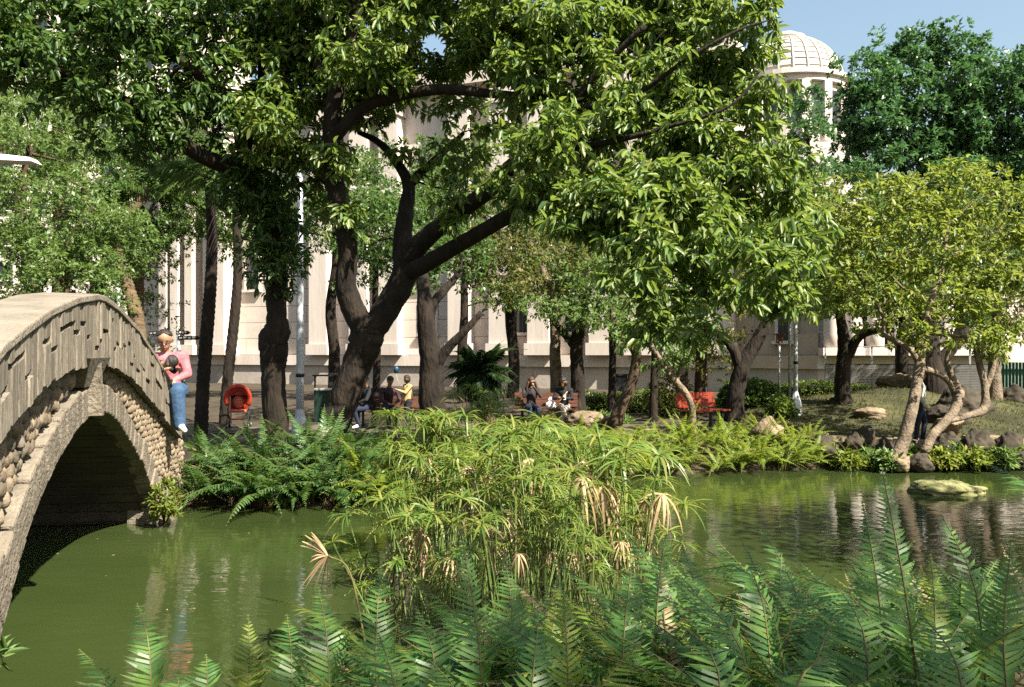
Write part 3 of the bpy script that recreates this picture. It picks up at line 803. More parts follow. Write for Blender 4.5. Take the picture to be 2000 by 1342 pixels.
# middle-distance trees between the benches and the museum
tree('park_tree', 'thick grey trunk with round knots standing between the two groups of sitters', None,
  [[(850,850,20.5,60),(845,770,20.5,52),(842,710,20.5,48),(836,660,20.5,40),(830,590,20.5,30),(822,530,21,26),(800,470,21.5,20)],
   [(848,715,20.5,30),(875,680,20.4,20),(905,650,20.3,16),(940,610,20.3,11)],
   [(836,640,20.5,24),(845,595,20.6,20),(865,570,20.8,16),(900,530,21,12)]],
  [(760,440,23,120,80,2,34),(880,500,22,90,50,1.6,18),(700,520,23,50,50,1.2,10),(870,400,24,100,70,2,26),(800,330,25,90,50,2,14)],
  M['bark'], M['leaf_dark'], leaf=(.13,.06), per=8, ros=16, sub_r=.5, simple=True)
for (x, d, w, top, lab) in ((735, 23, 14, 470, 'slim straight dark trunk right behind the great tree fork'), (1195, 26, 14, 540, 'straight brown trunk left of the dark litter box by the wall'),
                            (1276, 24, 14, 560, 'dark slim trunk rising behind the leaning pale sapling')):
    tree('park_tree', lab, None, [[(x, 800, d, w*1.2),(x+2, 700, d, w),(x-2, 600, d, w*.9),(x, top, d, w*.7)]],
         [(x+10, top-50, d+.5, 80, 60, 2, 22)], M['bark'], M['leaf_dark'], leaf=(.13,.055), per=8, ros=16, sub_r=.5, simple=True)
tree('park_tree', 'pale sunlit trunk behind the black-clad sitter on the bench', None,
  [[(1088,800,24.5,26),(1086,740,24.5,24),(1084,680,24.5,22),(1080,600,24.5,18),(1060,520,24.8,12)]],
  [(1060,500,25,120,60,2,30),(980,430,26,110,70,2,28),(1000,560,24,60,40,1.4,10)], M['bark_pale'], M['leaf_olive'], leaf=(.13,.05), per=8, ros=15, sub_r=.5, simple=True)
tree('park_tree', 'dark trunk with low fork right of the women on the bench', None,
  [[(1130,805,24,34),(1128,740,24,28),(1125,690,24,26),(1128,650,24,26),(1140,610,24,20),(1150,560,24,14)],
   [(1126,680,24,20),(1105,655,24,15),(1080,625,24,12),(1060,590,24,9)]],
  [(1110,590,23.5,90,45,1.5,24),(1180,520,24,90,60,1.8,28),(1120,420,25,110,70,2,28),(1170,600,23,50,40,1,8)], M['bark'], M['leaf_soft'], leaf=(.14,.06), per=8, ros=15, sub_r=.5, simple=True)
tree('park_tree', 'crooked orange-brown trunk rising behind the pale boulder', None,
  [[(1200,840,20,34),(1210,800,20,26),(1232,755,20,23),(1243,700,20,20),(1236,675,20,22),(1212,660,20,17),(1198,635,20,14),(1196,600,20,11)],
   [(1238,680,20,17),(1255,662,20,14),(1285,650,20,10),(1310,640,20,7)]],
  [(1230,610,20,80,40,1.2,16),(1300,600,20,70,50,1.2,16)], M['bark_tan'], M['leaf_soft'], leaf=(.13,.05), per=8, ros=13, sub_r=.45, simple=True)
tree('sapling_tree', 'slender pale sapling leaning left in front of the red bench', None,
  [[(1352,850,18,15),(1352,800,18,13),(1340,770,18,13),(1320,745,18,15),(1295,712,18,12),(1272,675,18,10),(1255,640,18,8),(1230,600,18,5)],
   [(1322,748,18,7),(1335,700,18,5),(1345,660,18,3)]],
  [(1290,670,17.8,60,50,.8,9),(1340,650,17.8,50,50,.8,8),(1240,650,17.8,40,40,.7,5)], M['bark_pale'], M['leaf_soft'], leaf=(.15,.06), per=7, ros=9, sub_r=.35, droop=.7)
tree('park_tree', 'bushy olive tree with straight trunk behind the red bench', None,
  [[(1372,820,25,30),(1370,760,25,26),(1370,690,25,22),(1372,620,25,16),(1375,560,25,10)]],
  [(1370,620,24.5,80,70,1.8,30),(1400,540,25,110,60,2,28),(1330,690,24,50,40,1,8),(1410,680,24,40,40,1,6)], M['bark_tan'], M['leaf_olive'], leaf=(.11,.04), per=8, ros=15, sub_r=.5, simple=True)
tree('park_tree', 'dark trunk leaning right with a forked top beside the lamp post', None,
  [[(1432,820,23,40),(1440,760,23,34),(1450,715,23,30),(1470,680,23,26),(1495,635,23,22),(1518,590,23,16),(1535,540,23,10)],
   [(1446,715,23,24),(1430,680,23,18),(1405,655,23,13),(1385,640,23,9)]],
  [(1490,560,24.5,100,50,1.6,30),(1590,580,26,80,40,1.5,16),(1470,480,24,110,70,2,28)], M['bark'], M['leaf_main'], leaf=(.13,.055), per=8, ros=15, sub_r=.5, simple=True)
tree('park_tree', 'dark trunk with one limb arching right in front of the grey fence', None,
  [[(1645,800,24,36),(1646,740,24,30),(1650,690,24,28),(1645,640,24,20),(1640,590,24,15),(1660,540,24,10)],
   [(1656,695,24,22),(1672,665,23.8,18),(1700,648,23.5,15),(1745,645,23,11)]],
  [(1660,560,23,100,50,1.8,34),(1760,570,22,100,40,1.6,28),(1590,520,24,70,50,1.6,20)], M['bark'], M['leaf_main'], leaf=(.13,.055), per=8, ros=15, sub_r=.5, simple=True)
tree('park_tree', 'broad shaded trunk in the middle of the mound behind the standing figure', None,
  [[(1822,810,25,70),(1818,750,25,56),(1812,690,25,48),(1805,630,25,42),(1790,560,25,30),(1770,500,25,20)],
   [(1815,720,25,34),(1850,690,25,24),(1890,640,25,16)]],
  [(1800,500,25,120,70,2.2,34),(1900,520,25,100,60,2,26),(1720,470,25,80,60,2,20)], M['bark'], M['leaf_dark'], leaf=(.13,.055), per=8, ros=15, sub_r=.5, simple=True)
tree('park_tree', 'tall pale brown trunk by the green fence at the right', None,
  [[(1944,800,26,34),(1942,740,26,24),(1944,680,26,21),(1948,600,26,18),(1950,500,26,13)]],
  [(1940,500,26,110,70,2.2,34),(1990,600,25,60,40,1.4,12)], M['bark_pale'], M['leaf_olive'], leaf=(.12,.05), per=8, ros=15, sub_r=.5, simple=True)

# pale many-stemmed tree leaning over the right bank
tree('park_tree', 'pale many-stemmed tree with yellow-green leaves leaning over the right bank', None,
  [[(1752,905,17,30),(1764,865,17.1,25),(1778,810,17.2,23),(1790,755,17.4,21),(1797,705,17.6,19),(1804,650,17.8,16),(1818,590,18,13),(1840,520,18.3,10),(1850,440,18.5,7)],
   [(1797,710,17.6,14),(1775,680,17.6,10),(1745,665,17.7,10),(1725,650,17.8,9),(1725,620,17.9,7),(1690,560,18,6),(1650,500,18.2,4)],
   [(1800,720,17.6,15),(1828,728,17.7,12),(1852,745,17.8,11),(1866,775,17.9,11)],
   [(1805,885,17.2,20),(1822,850,17.3,18),(1848,822,17.5,17),(1866,797,17.7,20),(1872,765,17.9,22),(1863,745,18,15),(1850,700,18,10),(1870,640,18.2,7),(1900,560,18.4,5)],
   [(1850,822,17.5,13),(1890,812,17.8,13),(1920,800,18,17),(1924,760,18.1,14),(1914,715,18.2,13),(1908,680,18.2,11),(1915,620,18.3,8),(1940,540,18.5,6)],
   [(1922,770,18.1,12),(1938,720,18.2,11),(1942,690,18.2,9),(1960,650,18.3,7),(2000,600,18.4,5)],
   [(1804,650,17.8,9),(1850,655,17.6,7),(1905,660,17.5,5)],
   [(1818,590,18,7),(1760,560,18,5),(1700,480,18,4),(1670,420,18.2,3)]],
  [(1690,410,18.6,130,60,1.5,34),(1840,385,18.8,130,55,1.5,34),(1960,410,18.8,90,70,1.5,26),(1610,460,18.4,80,60,1.2,20),(1770,470,18.2,140,65,1.4,36),(1920,500,18.2,110,65,1.4,28),(1690,550,18,120,50,1.2,22),
   (1830,575,17.8,120,40,1.1,20),(1960,590,17.9,70,50,1.1,14),(1880,650,17.5,100,32,.9,11),(1740,635,17.8,60,30,.8,7),(1960,690,18,40,30,.7,5),(2050,480,18.5,80,120,1.4,20),(1600,560,18.2,60,50,1,10)],
  M['bark_pale'], M['leaf_yel'], leaf=(.135,.062), per=8, ros=9, sub_r=.40, droop=.25, side=12, twr=.010)

# tall dark trees against the sky at the right
tb = region([(1655,140),(1700,120),(1740,80),(1800,85),(1860,95),(1895,80),(1940,120),(2000,110),(2080,110),(2080,460),(1900,460),(1820,430),(1740,400),(1670,350),(1650,250)], 112, lambda x, y: 54, rx=(16,28), ry=(28,56), rd=2.0, k=(3,5), seed=9)
tree('tall_tree', 'tall dark blue-green tree against the sky at the right edge', None,
  [[(1880,800,54,40),(1875,650,54,34),(1870,500,54,28),(1860,350,54,22),(1855,200,54,12)], [(1872,520,54,20),(1780,380,54,14),(1750,250,54,9),(1740,150,54,5)], [(1868,450,54,18),(1940,330,54,13),(1960,200,54,7)],[(1780,380,54,12),(1690,320,54,8),(1670,230,54,5)]],
  tb, M['bark'], M['leaf_blue'], leaf=(.38,.17), per=8, ros=22, sub_r=.88, simple=True, droop=.1, twr=.045)
tree('tall_tree', 'narrow dark tree standing up in front of the dome drum', None,
  [[(1600,780,46,24),(1600,600,46,20),(1590,400,46,13),(1575,250,46,6)]],
  [(1570,220,46,30,60,1,9),(1580,300,46,50,60,1.6,14),(1560,370,46,70,60,2,18),(1640,350,46,60,50,2,12)], M['bark'], M['leaf_blue'], leaf=(.30,.13), per=8, ros=20, sub_r=.75, simple=True, droop=.1, twr=.045)

# left background trees
LB = [('broad green tree behind the bridge at the left edge', [[(60,760,27,50),(70,640,27,40),(60,520,27,32),(40,400,27,22),(60,280,27,10)],[(68,560,27,24),(130,480,27,16),(180,400,27,9)]],
       [(40,330,27,110,90,2.5,46),(120,430,27,110,90,2.5,54),(30,520,26,110,90,2.5,50),(140,560,26,100,60,2,40),(60,240,28,90,60,2,28),(-80,420,27,100,160,2.5,24),(210,480,27,80,70,2,30)], 'leaf_soft'),
      ('shaded tree with leaning bare trunks beyond the bridge crown', [[(165,640,32,26),(185,570,32,22),(205,520,32,18),(235,440,32,12)],[(172,620,32,18),(200,560,32,14),(215,500,32,9)]],
       [(240,410,31,110,90,2.5,56),(200,500,30,80,60,2,26),(340,390,32,100,70,2.2,46),(300,300,33,100,80,2.2,40),(420,330,33,80,60,2,24)], 'leaf_dark'),
      ('soft pale green tree in front of the museum pilasters', [[(268,760,36,26),(268,640,36,22),(262,520,36,18),(300,400,36,10)]],
       [(400,400,34,90,70,2.5,34),(330,470,35,70,50,2.2,18),(460,440,34,70,60,2,20),(290,620,35,40,70,1.6,14),(300,560,36,40,50,1.6,8)], 'leaf_soft'),
      ('tall hazy tree filling the upper left behind the long limb', [[(110,760,46,40),(120,500,46,30),(110,250,46,18),(120,80,46,8)]],
       [(100,250,46,120,70,4,60),(190,330,46,90,60,3.5,46),(60,130,46,100,70,3.5,30),(250,220,48,90,80,3,36),(370,260,48,90,70,3,26),(-60,250,46,120,160,4,24)], 'leaf_soft')]
for lab, limbs, blobs, lm in LB:
    far = limbs[0][0][2] > 40
    tree('park_tree', lab, None, limbs, blobs, M['bark_tan'], M[lm], leaf=(.24,.1) if far else (.16,.065), per=8, ros=24 if far else 18, sub_r=1.0 if far else .6, simple=True, droop=.3, group='trees in the left background', twr=.03)

# fill trees close to the museum wall: hedge-height canopy seen between trunks
for i, (lab, px, d, blobs, lm) in enumerate((
    ('shady tree behind the great tree with crown before the museum windows', 650, 38, [(620,440,36,90,80,3.0,40),(560,380,36,80,70,3.0,30),(700,400,37,80,70,2.6,24),(490,440,35,70,50,2.4,24),(720,300,37,50,50,2.4,8)], 'leaf_dark'),
    ('leafy olive tree in front of the museum centre', 1000, 36, [(930,400,37,110,80,3.1,48),(1050,430,36,100,90,3.1,52),(1150,330,37,110,80,3.1,40),(1240,470,35,100,80,2.9,44),(1000,260,38,90,40,2.4,10),(970,520,35,90,50,2.4,34),(1090,540,35,80,40,2.4,26)], 'leaf_olive'),
    ('dense green tree left of the beige wing behind the lamp post', 1330, 30, [(1330,450,30,110,90,2.6,38),(1440,420,29,110,90,2.6,38),(1540,470,28,90,70,2.4,30),(1290,300,31,90,80,2.4,22),(1560,390,30,60,50,2,12)], 'leaf_main'))):
    tree('park_tree', lab, None, [[(px,800,d,26),(px+4,700,d,22),(px-4,600,d,20),(px+8,500,d,15),(px,400,d,9)]], blobs, M['bark'], M[lm], leaf=(.18,.075), per=8, ros=20, sub_r=.65, simple=True, droop=.35, twr=.025)

tree('park_tree', 'shadowy green tree behind the yellow-green crown at right', None,
  [[(1765,800,29,30),(1762,700,29,24),(1768,600,29,19),(1760,500,29,12)]],
  region([(1570,400),(1700,380),(1850,400),(2030,420),(2030,640),(1900,640),(1780,610),(1640,620),(1560,560)], 40, lambda x, y: 29, rx=(30,50), ry=(22,38), rd=1.0, k=(4,6), seed=21),
  M['bark'], M['leaf_dark'], leaf=(.17,.07), per=8, ros=18, sub_r=.6, simple=True, droop=.3, twr=.02)
tree('park_tree', 'loose green tree filling the gap behind the great tree limbs', None,
  [[(905,800,33,24),(902,700,33,20),(908,600,33,16),(900,480,33,10)]],
  region([(690,260),(800,300),(960,240),(1080,280),(1100,560),(980,590),(860,560),(740,560),(690,440)], 38, lambda x, y: 33, rx=(30,50), ry=(22,38), rd=1.1, k=(3,5), seed=22),
  M['bark'], M['leaf_soft'], leaf=(.19,.075), per=8, ros=17, sub_r=.65, simple=True, droop=.3, twr=.02)

# trees behind the photographer that shade the near bank
def shade_tree(x, y, h, r, n, lab):
    T = empty('park_tree', (x, y, gz(x, y))); tag(T, lab, 'tree')
    mb = MB().tube([(0,0,-.4),(0,.1,h*.3),(.1,0,h*.6),(0,0,h)], [.22,.18,.14,.05], 10, bump=.15); mb.build('trunk', M['bark'], T)
    cb = MB(); k = n
    u = unit(RNG.normal(size=(k,3)))*(RNG.random((k,1))**.4)*np.array([r, r, r*.45]) + np.array([0,0,h])
    pos = (u[:,None] + RNG.normal(size=(k,40,3))*.28).reshape(-1,3); dd = unit(RNG.normal(size=pos.shape))
    l = RNG.uniform(.13,.2,len(pos)); V, F = leaf_geo(pos, dd, l, l*.4, simple=True); cb.add(V, F)
    o = cb.build('crown', M['leaf_dark'], T); o['kind'] = 'stuff'
SHADE = [(12.4, 7.4, 8.4, 2.6, 300, 'taller tree beyond the right edge shading the far right water'), (10.2, 7.0, 7.0, 3.0, 360, 'tree beyond the right edge of the picture shading the pond'), (4.4, -1.0, 6.0, 2.7, 160, 'tree behind the viewpoint shading the near ferns at right'), (1.6, -3.6, 6.3, 2.6, 90, 'tree behind the viewpoint shading the near ferns at centre')]
for a in SHADE: shade_tree(*a)

# ------------------------------------------------------------------ palms
def palm_frond(L, droop, n=26, pl=.35, pw=.03, seed=0):
    rg = np.random.default_rng(seed); t = np.linspace(0, 1, 14)
    pts = np.c_[np.zeros(14), L*(t - .12*t*t), L*(.35*t - droop*t*t)]
    mb = MB().tube(pts, np.linspace(.018,.004,14), 5, cap=False)
    tt = np.repeat(np.linspace(.12, .99, n), 2); sg = np.tile([-1,1], n)
    pos = np.c_[np.zeros(2*n), np.interp(tt, t, pts[:,1]), np.interp(tt, t, pts[:,2])]
    dirs = unit(np.c_[sg*1.0, .75+.4*tt, -.45+rg.normal(size=2*n)*.12])
    l = pl*np.sin(np.clip(tt*1.05+.12, 0, 1)*math.pi)**.6*rg.uniform(.85,1.1,2*n)
    V, F = leaf_geo(pos, dirs, l, np.full(2*n, pw), up=np.tile([0,0,1.], (2*n,1)), curl=.3, fold=.02); mb.add(V, F)
    return mb
def palm(label, base_limb, bark, top, nf, L, leafm, seed=0, shag=0):
    rows = np.array([[*P(a[0],a[1],a[2]), a[3]*a[2]/FPX/2] for a in base_limb]); sp = spline(rows, 16)
    T = empty('palm_tree', tuple(sp[0,:3])); tag(T, label, 'palm')
    inv = Matrix.Translation(tuple(-sp[0,:3]))
    ring = sp[:,3]*(1 + .10*(np.arange(len(sp)) % 2))
    o = MB().tube(sp[:,:3], ring, 12, bump=.05).build('trunk', bark, T); o.matrix_parent_inverse = inv
    if nf:
        fr = [palm_frond(L, dr, pl=L*.26, seed=k).mesh('frond', leafm) for k, dr in enumerate((.35,.55,.8,1.0))]
        for k in range(nf):
            o = link('frond', fr[k % 4], T, tuple(sp[-1,:3]-sp[0,:3]), (R(random.uniform(-5,50) if not shag else random.uniform(-60,62)), R(random.uniform(-12,12)), k*2.399 + random.uniform(-.2,.2)), random.uniform(.8,1.1))
    return T
palm('leaning ringed palm just right of the bridge crown', [(276,760,30,28),(270,640,30,26),(252,570,30,25),(236,520,30,22),(228,450,30,20),(290,375,31,16)], M['palm_bark'], None, 16, 3.0, M['leaf_soft'])
palm('thick dark palm trunk beside the leaning palm', [(264,760,34,32),(264,650,34,30),(266,560,34,28),(262,470,34,24)], M['palm_bark'], None, 12, 2.8, M['leaf_soft'])
palm('patchy brown palm trunk between the man and the stroller', [(392,860,20,26),(396,760,20,24),(404,650,20,24),(411,560,20,22),(414,480,20,20),(412,420,20,18),(408,350,20,16)], M['bark'], None, 12, 1.7, M['leaf_soft'])
palm('slim dark palm trunk left of the red stroller', [(438,860,23,24),(444,750,23,20),(456,640,23,19),(464,540,23,17),(462,430,23,15),(458,360,23,13)], M['bark'], None, 12, 1.9, M['leaf_soft'])
palm('short shaggy palm with dark fronds left of the women bench', [(955,850,18.5,30),(950,800,18.5,28),(945,760,18.5,26),(940,725,18.5,24)], M['palm_bark'], None, 70, .95, M['palm_dark'], shag=1)

# ------------------------------------------------------------------ ferns
def fern_frond(L=1.0, arch=.45, n=34, w=.085, seed=0, pts=None, stipe=.16):
    """one pinnate frond growing along +y, or along given points"""
    rg = np.random.default_rng(seed); k = 14; t = np.linspace(0, 1, k)
    if pts is None:
        pts = np.c_[.04*L*np.sin(t*2.2+seed), L*(.42*t + .45*t*t*arch*1.2), L*(.92*t - arch*t**2.2*.75)]
    tan = unit(np.gradient(pts, axis=0))
    mb = MB().tube(pts, np.linspace(.0045,.0012,k)*max(1, L), 4, m=1, cap=False)
    tt = np.repeat(np.linspace(stipe, .995, n), 2); sg = np.tile([-1., 1.], n)
    ip = lambda a: np.stack([np.interp(tt, t, a[:,j]) for j in range(3)], 1)
    pos, tg = ip(pts), unit(ip(tan))
    side = unit(np.cross(tg, np.array([0,0,1.]) + np.array([.05,.1,0])))
    nrm = np.cross(side, tg)
    q_ = (tt - stipe)/(1 - stipe)
    prof = np.clip(np.minimum(1, .45 + q_*2.2), 0, 1) * np.clip(1.02 - q_**2.6, .06, 1)
    l = w*prof*rg.uniform(.80,1.12,2*n)*np.where(rg.random(2*n) < .05, .3, 1)*(1 + .10*np.sin(tt*17+seed))
    dirs = unit(side*sg[:,None] + tg*(.22 + .35*q_[:,None]) - nrm*(.08 + .42*rg.random((2*n,1)) + .12*np.sin(tt*9+seed*2)[:,None]) + tg*rg.normal(size=(2*n,1))*.09)
    z = unit(np.cross(np.cross(dirs, nrm), dirs))
    x = np.cross(dirs, z)
    sp = L*(1-stipe)/n
    wd = np.full(2*n, sp*.47)*np.clip(1.05-.45*q_, .4, 1)
    l_, w_ = l[:,None], wd[:,None]
    v = np.stack([pos - x*w_*.9, pos + x*w_*.9, pos+dirs*l_*.55+x*w_*.8+tg*l_*.05, pos+dirs*l_ + tg*l_*.16 - z*l_*.14, pos+dirs*l_*.55-x*w_*.8+tg*l_*.05], 1)
    b = np.arange(2*n)[:,None]*5
    mb.add(v.reshape(-1,3), [np.concatenate([b+np.array([0,1,2,4])]), np.concatenate([b+np.array([4,2,3])])])
    return mb
FR = {}
for key, mm in (('bank', M['fern']), ('near', M['fern_near']), ('dark', M['fern_shaded']), ('dry', M['straw']), ('lit_tone', M['fern'])):  # lit fronds carry sunlight in a yellower copy of the near green
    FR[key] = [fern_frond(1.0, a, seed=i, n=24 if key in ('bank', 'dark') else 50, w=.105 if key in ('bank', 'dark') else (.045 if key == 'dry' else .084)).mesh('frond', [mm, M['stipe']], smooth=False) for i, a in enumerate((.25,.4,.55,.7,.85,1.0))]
def fern(x, y, z, L, nf, key, label, group, dry=0.04, spread=1.0):
    T = empty('fern_plant', (x, y, z)); tag(T, label, 'fern', group)
    for k in range(nf):
        kk = 'dry' if random.random() < dry else ('lit_tone' if key == 'near' and random.random() < .10 else key)
        link('frond', random.choice(FR[kk]), T, (random.uniform(-.07,.07), random.uniform(-.07,.07), 0),
             (R(random.uniform(-22,16))*spread, R(random.uniform(-14,14)), random.uniform(0, 6.28)), L*random.uniform(.7,1.15))
    return T
RISE = []
for a_ in (.25,.4,.55,.7,.85,1.0):
    t_ = np.linspace(0,1,50); RISE.append(float((.92*t_ - a_*t_**2.2*.75).max()))
def near_fern(x, y, z, rise, nf, label, group, px):
    T = empty('fern_plant', (x, y, z)); tag(T, label, 'fern', group)
    for k in range(nf):
        key = 'dry' if random.random() < .045 else ('lit_tone' if random.random() < .26 else 'near')
        j = random.choice((0, 1, 1, 2, 2, 3, 3, 4)); sc = min(1.2 if px > 950 else .95, max(.35, rise*random.uniform(.62, 1.04)/RISE[j]))
        link('frond', FR[key][j], T, (random.uniform(-.1,.1), random.uniform(-.1,.1), 0), (R(random.uniform(-12,10)), R(random.uniform(-22,22)), random.uniform(0, 6.28)), (sc, sc, sc))
    return T
def shore(px, d0, d1):
    """walk away from the camera along a pixel column to the far shore"""
    for d in np.arange(d0, d1, .05):
        if pond_dist(np.array([(px-1000)/FPX*d]), np.array([d]))[0] < 0: return d
    return d1
# far-bank fern bed
for px in np.arange(400, 1600, 33):
    d = shore(px, 9, 20) if px > 1150 or px < 720 else max(13.3, shore(px, 9, 20))
    left = px < 760
    for row, back in enumerate((.05, .65, 1.3)):
        p = px + random.uniform(-14, 14); dd = d + back + random.uniform(-.12,.12)
        x, y = (p-1000)/FPX*dd, dd
        if row == 2 and random.random() < .45: continue
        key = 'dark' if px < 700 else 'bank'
        lab = 'dark shaded fern on the far bank between the bridge and the great tree' if left else ('sunlit yellow-green fern on the far bank below the red bench' if px > 1150 else 'sunlit fern on the far bank in front of the sitters')
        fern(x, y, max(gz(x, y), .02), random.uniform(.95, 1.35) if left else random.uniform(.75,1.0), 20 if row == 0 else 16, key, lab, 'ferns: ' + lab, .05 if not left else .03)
for px in np.arange(1610, 2010, 40):
    d = shore(px, 9, 20) + random.uniform(.0,.5); p = px + random.uniform(-12,12); x = (p-1000)/FPX*d
    fern(x, d, max(gz(x, d), .05), random.uniform(.35,.6), 11, 'bank', 'small loose fern among the rocks of the right bank', 'ferns among the right bank rocks', .08)
# near-bank ferns
for i in range(190):
    px = random.uniform(740, 2250); d = random.uniform(1.9, 4.4)
    x, y = (px-1000)/FPX*d, d
    if pond_dist(np.array([x]), np.array([y]))[0] > .1 or (x < -1.0): continue
    if px < 1330 and random.random() < .45: continue
    ytop = random.uniform(1150, 1330) + (60 if px < 900 else 30 if px < 1330 else -60)
    near_fern(x, y, gz(x, y), max(.35, EYE - (ytop-690)*d/FPX - gz(x, y)), 16, *((lambda t: (t, t + ' group'))('foreground sword fern rising in front of the papyrus clump' if px < 1330 else 'foreground sword fern below the open water right of the papyrus' if px < 1680 else 'deep green sword fern in the lower right corner of the foreground')), px)
# fronds that stand out at the bottom of the picture, each from its root to its tip
HERO = [((1590,1700,2.3),(1500,1180,2.45),(1385,1040,2.7)), ((1560,1700,2.2),(1470,1120,2.4),(1335,1120,2.5)), ((1540,1800,2.0),(1440,1250,2.1),(1318,1128,2.3)),
        ((1850,1750,2.1),(1690,1190,2.2),(1520,1112,2.4)), ((1830,1800,2.2),(1772,1180,2.3),(1722,912,2.5)), ((1960,1800,2.1),(1905,1150,2.2),(1838,1005,2.35)),
        ((2150,1600,2.2),(2040,980,2.3),(1928,905,2.5)), ((2000,1800,2.0),(1960,1250,2.1),(1975,1060,2.2)), ((1700,1800,1.9),(1690,1250,2.0),(1640,1150,2.2)), ((1760,1800,2.3),(1715,1150,2.5),(1685,985,2.7)),
        ((950,1800,2.4),(935,1250,2.5),(900,1035,2.7)), ((730,1800,2.3),(735,1230,2.4),(745,1105,2.6)), ((1115,1750,2.2),(1108,1280,2.3),(1100,1155,2.4)), ((1090,1800,2.0),(1165,1360,2.0),(1255,1250,2.1)),
        ((860,1800,2.1),(850,1300,2.2),(815,1190,2.4)), ((650,1800,2.4),(640,1260,2.5),(620,1140,2.7)), ((1010,1800,2.6),(1000,1200,2.7),(985,1075,2.9)), ((1270,1800,2.6),(1285,1160,2.7),(1300,1045,2.9)),
        ((1200,1800,2.4),(1220,1220,2.5),(1235,1100,2.7)), ((300,1800,2.6),(292,1270,2.7),(268,1178,2.9)), ((410,1800,2.5),(405,1330,2.5),(402,1278,2.6)), ((470,1800,3.0),(487,1290,3.1),(485,1200,3.2)),
        ((240,1800,2.8),(205,1330,2.9),(155,1268,3.0)), ((340,1800,2.3),(345,1360,2.3),(352,1310,2.4)), ((560,1800,2.4),(570,1300,2.5),(560,1200,2.7)), ((1420,1800,1.8),(1400,1300,1.9),(1330,1220,2.1)), ((1480,1800,1.7),(1560,1330,1.8),(1640,1270,2.0)),
        ((780,1800,1.9),(770,1340,2.0),(740,1240,2.2)), ((930,1800,1.8),(900,1370,1.9),(840,1290,2.0)), ((1010,1800,1.8),(1040,1330,1.9),(1050,1230,2.0)), ((1920,1800,1.7),(1870,1300,1.8),(1800,1200,2.0))]
HR = empty('fern_plant', (0, 1.6, gz(0, 1.6))); HR_n = 0
HEROES = {}
for i, (a, b, c) in enumerate(HERO):
    A, B, C = P(*a), P(*b), P(*c)
    A[2] = max(A[2], gz(A[0], A[1]) - .02)
    t = np.linspace(0, 1, 14)[:,None]
    pts = spline(np.array([A, (A+B)/2 + np.array([0,0,.04]), B, C]), 5); s = np.r_[0, np.cumsum(np.linalg.norm(np.diff(pts, axis=0), axis=1))]
    pp = np.stack([np.interp(np.linspace(0, s[-1], 14), s, pts[:,j]) for j in range(3)], 1)
    L = s[-1]
    key = 0 if a[0] < 540 else 1 if a[0] < 900 else 2 if a[0] < 1300 else 3 if a[0] < 1740 else 4
    if key not in HEROES:
        HEROES[key] = empty('fern_plant', tuple(A))
        tag(HEROES[key], ('tall fern fronds standing over the water at the lower left', 'broad upright fern fronds left of centre at the bottom edge', 'tallest upright fern fronds at the bottom centre', 'arching fern fronds leaning left over the water at lower right', 'tall fern fronds at the lower right reaching the mossy pond rock')[key], 'fern')
        HEROES[key]['o'] = [float(v) for v in A]
    T = HEROES[key]; o0 = np.array(T['o'])
    o = fern_frond(L, pts=pp - o0, n=int(44*L/.9), w=.112, seed=i, stipe=.28).build('frond', [M['fern'] if i in (21, 12, 13) else M['fern_near'], M['stipe']], T, smooth=False)
for T in HEROES.values(): del T['o']
bpy.data.objects.remove(HR)

# ------------------------------------------------------------------ papyrus clumps
def papyrus(h, nb, bl, droop, seed, dry=False):
    rg = np.random.default_rng(seed); t = np.linspace(0, 1, 8)
    lean = rg.normal(size=2)*.07
    pts = np.c_[lean[0]*t**2*h, lean[1]*t**2*h, h*t]
    mb = MB().tube(pts, np.linspace(.006,.004,8), 5, m=1, cap=False)
    top = pts[-1]; ph = np.arange(nb)*2.399 + rg.random(nb)*.4
    k = 6; u = np.linspace(0, 1, k)
    for i in range(nb):
        l = bl*rg.uniform(.7,1.15); el = rg.uniform(.0,.65) if not dry else rg.uniform(-.9,.2)
        dr = droop*rg.uniform(.6,1.4)
        hx = l*(u*math.cos(el))*(1 - .25*dr*u); hz = l*(u*math.sin(el) - dr*u*u*.75)
        c = np.c_[hx*math.cos(ph[i]), hx*math.sin(ph[i]), hz] + top
        side = np.array([-math.sin(ph[i]), math.cos(ph[i]), rg.normal()*.3]); side /= np.linalg.norm(side)
        wd = (.0065 if not dry else .0085)*np.array([.6,1,1,.9,.65,.12])[:,None]*rg.uniform(.8,1.3)
        V = np.concatenate([c - side*wd, c + side*wd]); F = [[j, j+1, k+j+1, k+j] for j in range(k-1)]
        mb.add(V, F)
    return mb
PV = [papyrus(1.0, 24, .25, .6, s).mesh('papyrus_stem', [M['papyrus'], M['stemg']], smooth=False) for s in range(7)]
PD = [papyrus(1.0, 14, .24, 1.25, 40+s, True).mesh('papyrus_stem', [M['straw'], M['stipe']], smooth=False) for s in range(4)]
def clump(label, cx, cy, r, n, hmin, hmax, dry=.16, lean=14):
    z = max(-.05, gz(cx, cy)) - .03
    T = empty('papyrus_plant', (cx, cy, z)); tag(T, label, 'papyrus')
    for i in range(n):
        a, q_ = random.random()*6.28, math.sqrt(random.random())*r
        h = random.uniform(hmin, hmax); rd = random.random() < dry
        x, y = q_*math.cos(a), q_*math.sin(a)
        # stems lean outwards from the clump
        ang = R(lean)*q_/r + R(random.uniform(-5,5))
        link('stem', random.choice(PD if rd else PV), T, (x*.6, y*.6, max(gz(cx+x*.6, cy+y*.6), -.1) - z - .02), Euler((-math.sin(a)*ang, math.cos(a)*ang, random.random()*6.28), 'XYZ'), (1.0, 1.0, 1.0) if False else (h if h < 1 else h**.5, h if h < 1 else h**.5, h*(.88 if rd else 1)))
    return T
